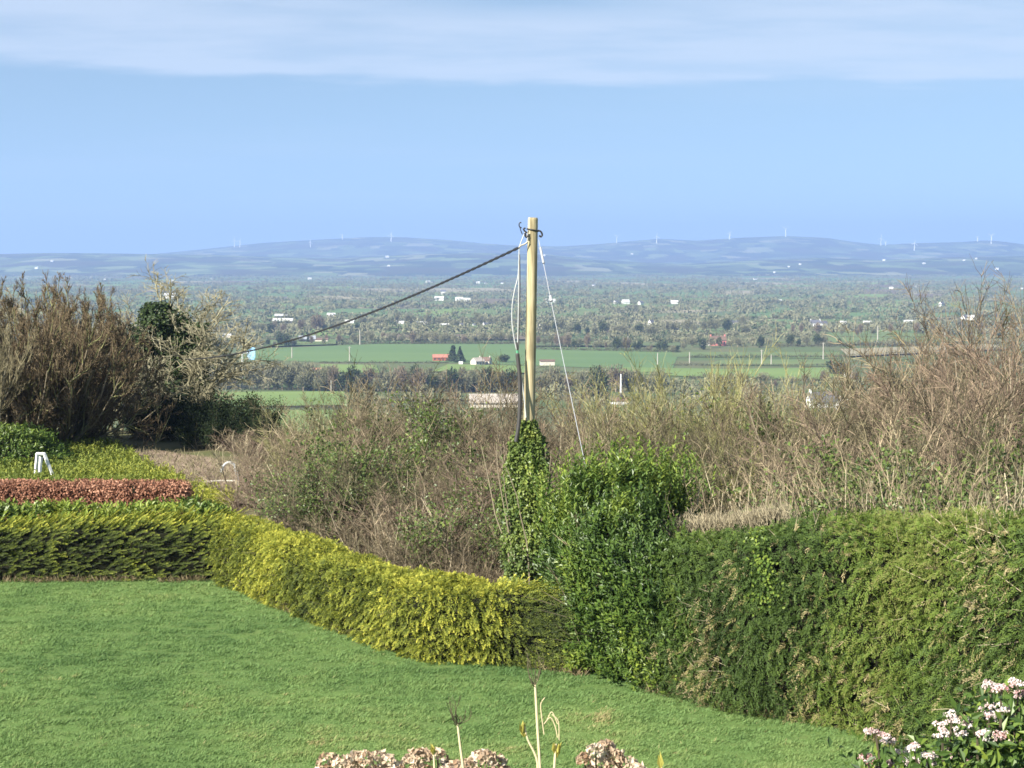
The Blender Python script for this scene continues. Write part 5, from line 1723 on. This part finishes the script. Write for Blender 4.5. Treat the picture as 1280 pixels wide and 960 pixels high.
# bent pale hoop and rail
Ph = at_z(290, 612, 0)
kx = Ph[1] / F
e = empty('bent_hoop', Ph, 'pale bent cane hoop standing at the edge of the soil', 'hoop')
mb = MB()
tube_path(mb, bez([(-13 * kx, 0, 22 * kx), (-11 * kx, 0, 29 * kx), (-5 * kx, 0, 34 * kx), (1 * kx, 0, 33 * kx), (5 * kx, 0, 26 * kx), (7 * kx, 0, 14 * kx), (8 * kx, 0, -2 * kx)], 30), .045, 6)
mb.obj('hoop', M['cable_white'], e)
mb = MB(); tube_path(mb, [(-40 * kx, .3, 8 * kx), (-14 * kx, .2, 10 * kx), (4 * kx, 0, 11 * kx)], .03, 5)
for x in (-33, -22):
    tube_path(mb, [(x * kx, .3, -3 * kx), (x * kx, .3, 9 * kx)], .028, 5)
mb.obj('rail', M['wood_grey'], e)
r_ = np.random.default_rng(9)
st, tw, p0, p1, p2 = shrub(555, 12, .25, 1.7, .5, 6, 3, (.018, .009, .006))
e = empty('bare_sapling', (Ph[0] + .35, Ph[1] - 1.5, 0), 'small pale bare sapling right of the bent hoop', 'sapling')
st.obj('stems', M['pale_twig'], e); tw.obj('twigs', M['pale_twig'], e)

# dark laurel at the far left
lx = at_z(10, 592, 0)
e = empty('laurel_bush', lx, 'dark green laurel bush at the left edge under the willow', 'bush')
mb, core = MB(), MB()
P, N = mound(-1.0, .8, 2.7, 1.2, 1.35, 1500, 12)
shoots(mb, P - N * .1, N, np.clip(.32 + .9 * (fbm(P * 1.2, 13, 3) - .5), 0, 1), .13, .055, 7, (.15, .4), (0, 0, .5), .5)
mb.obj('leaves', M['laurel'], e)
a = np.linspace(0, 2 * math.pi, 25); b = np.linspace(0, math.pi / 2, 12)
A, B = np.meshgrid(a, b, indexing='ij')
d = np.stack([np.cos(A) * np.cos(B) * 2.4 - 1.0, np.sin(A) * np.cos(B) * .95 + .8, np.sin(B) * 1.1], -1)
grid_mesh(core, d[..., 0], d[..., 1], d[..., 2]); core.obj('inner_shade_core', M['hedge_core'], e)  # dome under the leaves, coloured as the bush's inner shade

# ------------------------------------------------------------------ trees on the left
def big_tree(px, Y, label, cat, name, seed, H, n0, r0, spread, m1, m2, m3, rs, mats, lean=(0, 0), up=.2, ang=.55, frac=(.5, .5, .5), tropic=.05, tmin=.25, wob=.12):
    x = xz_at(px, Y); z0 = float(hz(x, Y))
    e = empty(name, (x, Y, z0), label, cat)
    r = np.random.default_rng(seed)
    S = stems_level(r, n0, r0, H, spread, 8, wob, tropic, lean)
    if seed == 301:      # rounded dome: stems of even length
        S = (S[0], S[1], np.full(n0, H) * r.uniform(.84, .98, n0), *S[3:])
    p0 = trace(r, *S)
    c1 = children(r, p0, S[2], m1, tmin, ang, frac[0], up); p1 = trace(r, c1[0], c1[1], c1[2], 6, wob * 1.3, tropic)
    c2 = children(r, p1, c1[2], m2, .2, ang * 1.1, frac[1], up); p2 = trace(r, c2[0], c2[1], c2[2], 5, wob * 1.4, tropic)
    c3 = children(r, p2, c2[2], m3, .2, ang * 1.1, frac[2], up); p3 = trace(r, c3[0], c3[1], c3[2], 4, wob * 1.4, tropic)
    st, br, tw = MB(), MB(), MB()
    tp = lambda K_, r0_, e_, n_: np.repeat(np.linspace(r0_, r0_ * e_, K_)[None], n_, 0)
    tubes(st, p0, tp(8, rs[0], .3, len(p0)) * r.uniform(.7, 1.2, (len(p0), 1)), 6, r.uniform(.3, .8, len(p0)))
    tubes(br, p1, tp(6, rs[1], .4, len(p1)), 4, r.uniform(.2, .9, len(p1)))
    tubes(tw, p2, tp(5, rs[2], .5, len(p2)), 3, r.uniform(.1, .9, len(p2)))
    tubes(tw, p3, tp(4, rs[3], .6, len(p3)), 3, r.uniform(.1, .95, len(p3)))
    st.obj('trunk', M[mats[0]], e); br.obj('branches', M[mats[1]], e); tw.obj('twigs', M[mats[2]], e)
    return e, p0, p1, p2, p3


WT = big_tree(52, 60, 'dense round bare willow with brown twigs, leftmost big shrub tree', 'tree', 'willow_tree', 301, 4.6, 100, 1.0, 1.7, 10, 9, 11, (.05, .020, .009, .0066), ('bark', 'olive_twig', 'willow_twig'), (.25, 0), .10, .6, (.34, .5, .5), .06, .12, .14)[0]
WT.scale = (.90, .95, 1.24)
big_tree(38, 63, 'tall reddish bare shrub tree rising behind the round willow', 'tree', 'bare_tree', 302, 4.7, 16, .9, .55, 12, 10, 9, (.05, .018, .008, .005), ('bark', 'red_twig', 'red_twig'), (0, 0), .3, .45, (.36, .45, .5), .08, .25)
big_tree(-25, 56, 'bare tan tree cut by the left edge of the picture', 'tree', 'bare_tree', 303, 4.6, 14, .7, .6, 11, 9, 8, (.05, .018, .008, .005), ('pale_twig', 'twig', 'twig'), (0, 0), .3, .5, (.42, .45, .5), .06, .25)
# ivy clad tree with a wide bare greenish crown
e, p0, p1, p2, p3 = big_tree(210, 70, 'bare lichen pale tree with its trunk wrapped in dark ivy', 'tree', 'ivy_clad_tree', 307, 6.2, 9, .45, .65, 13, 10, 8, (.09, .034, .013, .0075), ('lichen_twig', 'lichen_twig', 'lichen_twig'), (0, 0), .12, .9, (.45, .5, .5), .02, .3, .17)
mb = MB()
lo = np.concatenate([p0[:, :].reshape(-1, 3), p1[:, :3].reshape(-1, 3)])
lo = lo[(lo[:, 2] < 5.0)]
lo = lo[(fbm(lo * 1.1, 404, 2) > .42) & (np.hypot(lo[:, 0] + .1, lo[:, 1]) < 1.5)]
n = 14000
k = rng.integers(len(lo), size=n)
P = lo[k] + rng.normal(0, .22, (n, 3)) * np.array([1, 1, 1.3])
P[:, 2] = np.abs(P[:, 2])
o = unit(rvec(n) + [0, 0, .2])
leaf_cards(mb, P, unit(rvec(n) - [0, 0, .4]), o, .12, .10, .2, np.clip(rng.normal(.42, .2, n), 0, 1))
n = 12000
t_ = rng.random(n)
cxs = np.interp(t_ * 5.2, [0, 2, 3.4, 5.2], [0, .05, -.25, -.35]); rr_ = np.interp(t_ * 5.2, [0, 1, 3, 4.4, 5.2], [1.3, 1.25, 1.1, .9, .45])
lob_ = fbm(np.stack([t_ * 5, rng.random(n) * 0 + 1, 0 * t_], 1), 8, 2)
aa_ = rng.random(n) * 6.283
rr_ = rr_ * (.05 + 1.6 * fbm(np.stack([np.cos(aa_) * 2.2, np.sin(aa_) * 2.2, t_ * 10], 1), 66, 3)) * rng.uniform(.7, 1, n)
P = np.stack([cxs + np.cos(aa_) * rr_, np.sin(aa_) * rr_, t_ * 5.2], 1)
m2_ = rng.random(n) < .25
P[m2_] = np.stack([.75 + .12 * P[m2_, 2] * .5 + rng.normal(0, .2, m2_.sum()), rng.normal(-.2, .2, m2_.sum()), rng.uniform(.3, 4.4, m2_.sum())], 1)
o = unit(np.stack([np.cos(aa_), np.sin(aa_), .3 + 0 * aa_], 1) + rvec(n) * .5)
leaf_cards(mb, P, unit(rvec(n) - [0, 0, .4]), o, .12, .10, .2, np.clip(rng.normal(.42, .2, n), 0, 1))
mb.obj('ivy', M['trunk_ivy'], e)
e.scale = (1.25, 1.1, 1.0)
big_tree(150, 76, 'pale lichen covered bare tree left of the ivy clad trunk', 'tree', 'bare_tree', 309, 5.7, 10, .6, .85, 13, 10, 8, (.07, .027, .012, .0075), ('lichen_twig', 'lichen_twig', 'lichen_twig'), (.1, 0), .12, .85, (.45, .5, .5), .02, .25, .17)

# ------------------------------------------------------------------ grass verge at the foot of the hedges
mb = MB()
n = 6000
xx = rng.uniform(-12, 6.2, n)
yy_ = lawn_top(xx) + rng.normal(-.0, .07, n)
cl = fbm(np.stack([xx * 1.3, yy_ * 1.3, 0 * xx], 1), 55, 3)
k = (cl > .5) & (rng.random(n) < .6)
P = np.stack([xx[k], yy_[k], lawn_z(xx[k], yy_[k])], 1); n = k.sum()
leaf_cards(mb, P, unit(np.stack([rng.normal(0, .5, n), rng.normal(-.25, .4, n), rng.uniform(.5, 1, n)], 1)), rvec(n), rng.uniform(.07, .22, n), .012, .1, rng.uniform(0, 1, n))
tag(mb.obj('dry_verge', M['straw']), 'dry straw and litter along the foot of the hedges', 'dry grass', None, 'stuff')

# ------------------------------------------------------------------ foreground plants below the window
def flower_head(mb, c, rad, n, ptint, size, flat=.75, seed=0):
    d = rvec(n); d[:, 2] = np.abs(d[:, 2]) * 1.1 - .2; d = unit(d)
    P = np.asarray(c) + d * np.array([rad, rad, rad * flat]) * rng.uniform(.8, 1.0, n)[:, None]
    leaf_cards(mb, P, unit(np.cross(d, rvec(n)) + d * .35), d + rvec(n) * .5, size * rng.uniform(.7, 1.3, n), size * .9, .2, np.clip(ptint + rng.normal(0, .18, n), 0, 1))


def hydrangea(px0, px1, Y, heads, label, seed):
    cx_ = xz_at((px0 + px1) / 2, Y)
    e = empty('hydrangea_bush', (cx_, Y, 0), label, 'hydrangea', 'dried hydrangeas under the window')
    OFF = (-cx_, -Y, 0)
    st = MB()
    r = np.random.default_rng(seed)
    for (px, py) in heads:
        y = Y + r.uniform(-.25, .25)
        c = at_y(px, py + 10, y)
        mb = MB(); flower_head(mb, c, r.uniform(.055, .085), 60, r.uniform(.2, .75), .05)
        mb.obj('flower_head', M['petal'], e, OFF)
        b = np.array([cx_ + (c[0] - cx_) * .5 + r.normal(0, .06), Y + r.normal(0, .1), 0])
        tube_path(st, bez([b, (b + c) / 2 + r.normal(0, .04, 3), c - [0, 0, .02]], 8), .008, 5, r.uniform(.3, .9))
    st.obj('stems', M['twig'], e, OFF)
    return e


r = np.random.default_rng(77)
hd = [(410 + 12.5 * i + r.normal(0, 3), 941 + 6 * math.sin(i * 1.1) + r.uniform(-3, 6) + 4 * (i > 12)) for i in range(18)]
hd += [(408 + 13 * i + r.normal(0, 4), 956 + r.uniform(-3, 5)) for i in range(18)]
hd += [(402 + 16 * i + r.normal(0, 5), 973 + r.uniform(-4, 6)) for i in range(15)]
hydrangea(405, 640, 15.0, hd, 'left hydrangea bush with a mass of dried cream pink heads', 1)
hydrangea(720, 805, 15.2, [(745, 930), (758, 926), (770, 936), (731, 940), (752, 944), (766, 950), (785, 948), (797, 953), (740, 956), (775, 962), (725, 965), (790, 970), (755, 972)], 'right hydrangea bush with few dried pinkish heads', 2)

# tall dead stems with buds
Y = 14.6
e = empty('budding_shrub', (xz_at(672, Y), Y, 0), 'tall dead stems with dry seed sprays and new buds', 'shrub')
OFF = (-xz_at(672, Y), -Y, 0)
A_ = lambda px, py, dy=0.0: at_y(px, py, Y + dy)
zb = lambda px: np.array([xz_at(px, Y), Y, 0.0])


def stem(px0, pts, r0, mat='pale_twig', tint=.95):
    mb = MB()
    pp = bez([zb(px0), A_(px0, 1100), A_(px0, 1010)] + [A_(*p) for p in pts], 20)
    tube_path(mb, pp, np.linspace(r0 * 1.2, r0 * .75, len(pp)), 7, tint)
    mb.obj('stem', M[mat], e, OFF)


M['stem'] = mat_tint('dry_stem', [(0, (.36, .29, .17)), (1, (.56, .47, .29))], .8, 0, .2)
stem(676, [(675, 960), (672, 910), (669, 856)], .0135, 'stem')
stem(668, [(672, 955), (660, 925), (655, 905)], .010, 'stem')
stem(690, [(693, 960), (695, 930)], .013, 'stem')
stem(585, [(579, 960), (575, 930), (572, 905)], .012, 'stem')
stem(545, [(543, 960), (542, 940)], .010, 'stem')
stem(832, [(828, 965), (826, 950)], .010, 'stem')


def seed_spray(px, py, w, h, n, seed):
    r = np.random.default_rng(seed)
    mb = MB()
    c = A_(px, py)
    k = Y / F
    for i in range(n):
        tip = c + np.array([r.normal(0, w * .45) * k, r.normal(0, w * .3) * k, r.uniform(.25, 1.0) * h * k])
        mid = (c + tip) / 2 + np.array([(tip - c)[0] * .25, 0, -.01]) + r.normal(0, .012, 3)
        pp = bez([c, mid, tip], 8)
        tube_path(mb, pp, np.linspace(.0045, .0025, len(pp)), 4, r.uniform(.2, .8), caps=False)
        for j in range(4):
            a = pp[r.integers(3, len(pp))]
            b = a + r.normal(0, 1, 3) * 6 * k * .5 + [0, 0, 5 * k]
            tube_path(mb, [a, (a + b) / 2 + r.normal(0, .006, 3), b], [.003, .0025, .002], 3, r.uniform(.2, .8), caps=False)
    mb.obj('seed_spray', M['twig'], e, OFF)


seed_spray(669, 858, 22, 42, 10, 1)
seed_spray(572, 906, 26, 36, 9, 2)
mb = MB()
for pts in [[(680, 918), (677, 895), (676, 880), (681, 872)], [(680, 905), (688, 897), (694, 908), (697, 922)], [(684, 899), (690, 890), (697, 905)], [(690, 893), (698, 902), (699, 925)]]:
    pp = bez([A_(*p) for p in pts], 12); tube_path(mb, pp, .0045, 5, .9)
mb.obj('curled_stalk', M['stem'], e, OFF)
for px, py, L in [(653, 918, 16), (655, 922, 12), (696, 948, 20), (694, 944, 16), (542, 945, 14), (826, 962, 22)]:
    mb = MB()
    n = 5
    c = A_(px, py)
    leaf_cards(mb, np.repeat(c[None], n, 0), unit(rng.normal(0, .16, (n, 3)) + [0, 0, 1]), rvec(n), L * Y / F * rng.uniform(.8, 1.2, n), .042, .25, rng.uniform(.2, 1, n))
    mb.obj('bud', M['bud'], e, OFF)

# viburnum in the right corner
Y = 12.5
cx_ = xz_at(1235, Y)
e = empty('viburnum_bush', (cx_, Y, 0), 'flowering bush with white and pink clusters in the right corner', 'flowering bush')
OFF = (-cx_, -Y, 0)
hd = [(1240, 856, .9), (1252, 860, .6), (1272, 853, .95), (1273, 868, .5), (1240, 885, .75), (1253, 887, .95), (1265, 891, .5), (1238, 893, .9), (1255, 899, .9), (1218, 912, .95), (1213, 905, .8), (1222, 918, .85), (1190, 896, .9),
      (1178, 911, .8), (1197, 918, .95), (1095, 918, .6), (1112, 926, .8), (1085, 950, .3), (1143, 934, .9), (1130, 944, .95), (1140, 950, .95), (1160, 945, .95), (1172, 948, .9), (1165, 956, .85), (1182, 944, .6), (1197, 950, .8), (1252, 920, .5),
      (1248, 925, .8), (1215, 955, .3), (1230, 958, .2), (1276, 942, .5), (1105, 958, .5), (1278, 905, .8), (1120, 965, .5), (1150, 972, .6), (1205, 975, .6), (1245, 972, .5)]
st = MB()
r = np.random.default_rng(5)
k = Y / F
hp = []
for px, py, tn in hd:
    yv = Y + r.uniform(-.3, .3)
    c = at_y(px, py, yv)
    hp.append(c)
    mb = MB()
    for _ in range(7):
        flower_head(mb, c + r.normal(0, 1, 3) * np.array([6, 6, 2.6]) * k, r.uniform(3, 5) * k, 26, tn * .9 + r.normal(0, .12), .017, .6)
    mb.obj('flower_head', M['flower'], e, OFF)
    b = np.array([cx_ + r.normal(0, .25), Y + .2 + r.normal(0, .15), 0])
    tube_path(st, bez([b, (b * .45 + c * .55) + r.normal(0, .05, 3), c - [0, 0, .01]], 9), .009, 5, r.uniform(.1, .6))
st.obj('stems', M['red_twig'], e, OFF)
hp = np.array(hp)
n = 3800
q = hp[r.integers(len(hp), size=n)]
P = q + r.normal(0, 1, (n, 3)) * np.array([.13, .18, .07]) - np.array([0, 0, 1]) * r.uniform(.0, .6, n)[:, None] * r.random(n)[:, None] - [0, 0, .16]
mb = MB()
leaf_cards(mb, P, unit(rvec(n, r) + [0, 0, .15]), unit(rvec(n, r) * .6 + [-.2, -.4, .7]), r.uniform(.06, .13, n), .042, .2, np.clip(r.normal(.35, .22, n), 0, 1))
mb.obj('leaves', M['laurel'], e, OFF)
n = 2600
P = np.stack([r.normal(cx_ + .05, .30, n), r.normal(Y + .15, .25, n), r.uniform(.2, 2.9, n)], 1)
mb = MB()
leaf_cards(mb, P, unit(rvec(n, r)), unit(rvec(n, r) + [0, -.3, .6]), r.uniform(.07, .13, n), .045, .2, np.clip(r.normal(.3, .2, n), 0, 1))
mb.obj('lower_leaves', M['laurel'], e, OFF)

# ------------------------------------------------------------------ render settings
scene.render.engine = 'CYCLES'
c = scene.cycles
c.max_bounces, c.diffuse_bounces, c.glossy_bounces, c.transmission_bounces, c.volume_bounces, c.transparent_max_bounces = 5, 3, 2, 3, 1, 6
c.use_denoising = True
try:
    c.denoiser = 'OPENIMAGEDENOISE'
    c.denoising_input_passes = 'RGB_ALBEDO_NORMAL'
    c.denoising_prefilter = 'ACCURATE'
except Exception:
    pass
c.use_adaptive_sampling = False
c.caustics_reflective = c.caustics_refractive = False
c.pixel_filter_type = 'BLACKMAN_HARRIS'
c.filter_width = 1.6
vs = scene.view_settings
vs.view_transform, vs.look, vs.gamma, vs.exposure = 'Standard', 'None', 1.0, EXPO
vs.use_curve_mapping = False
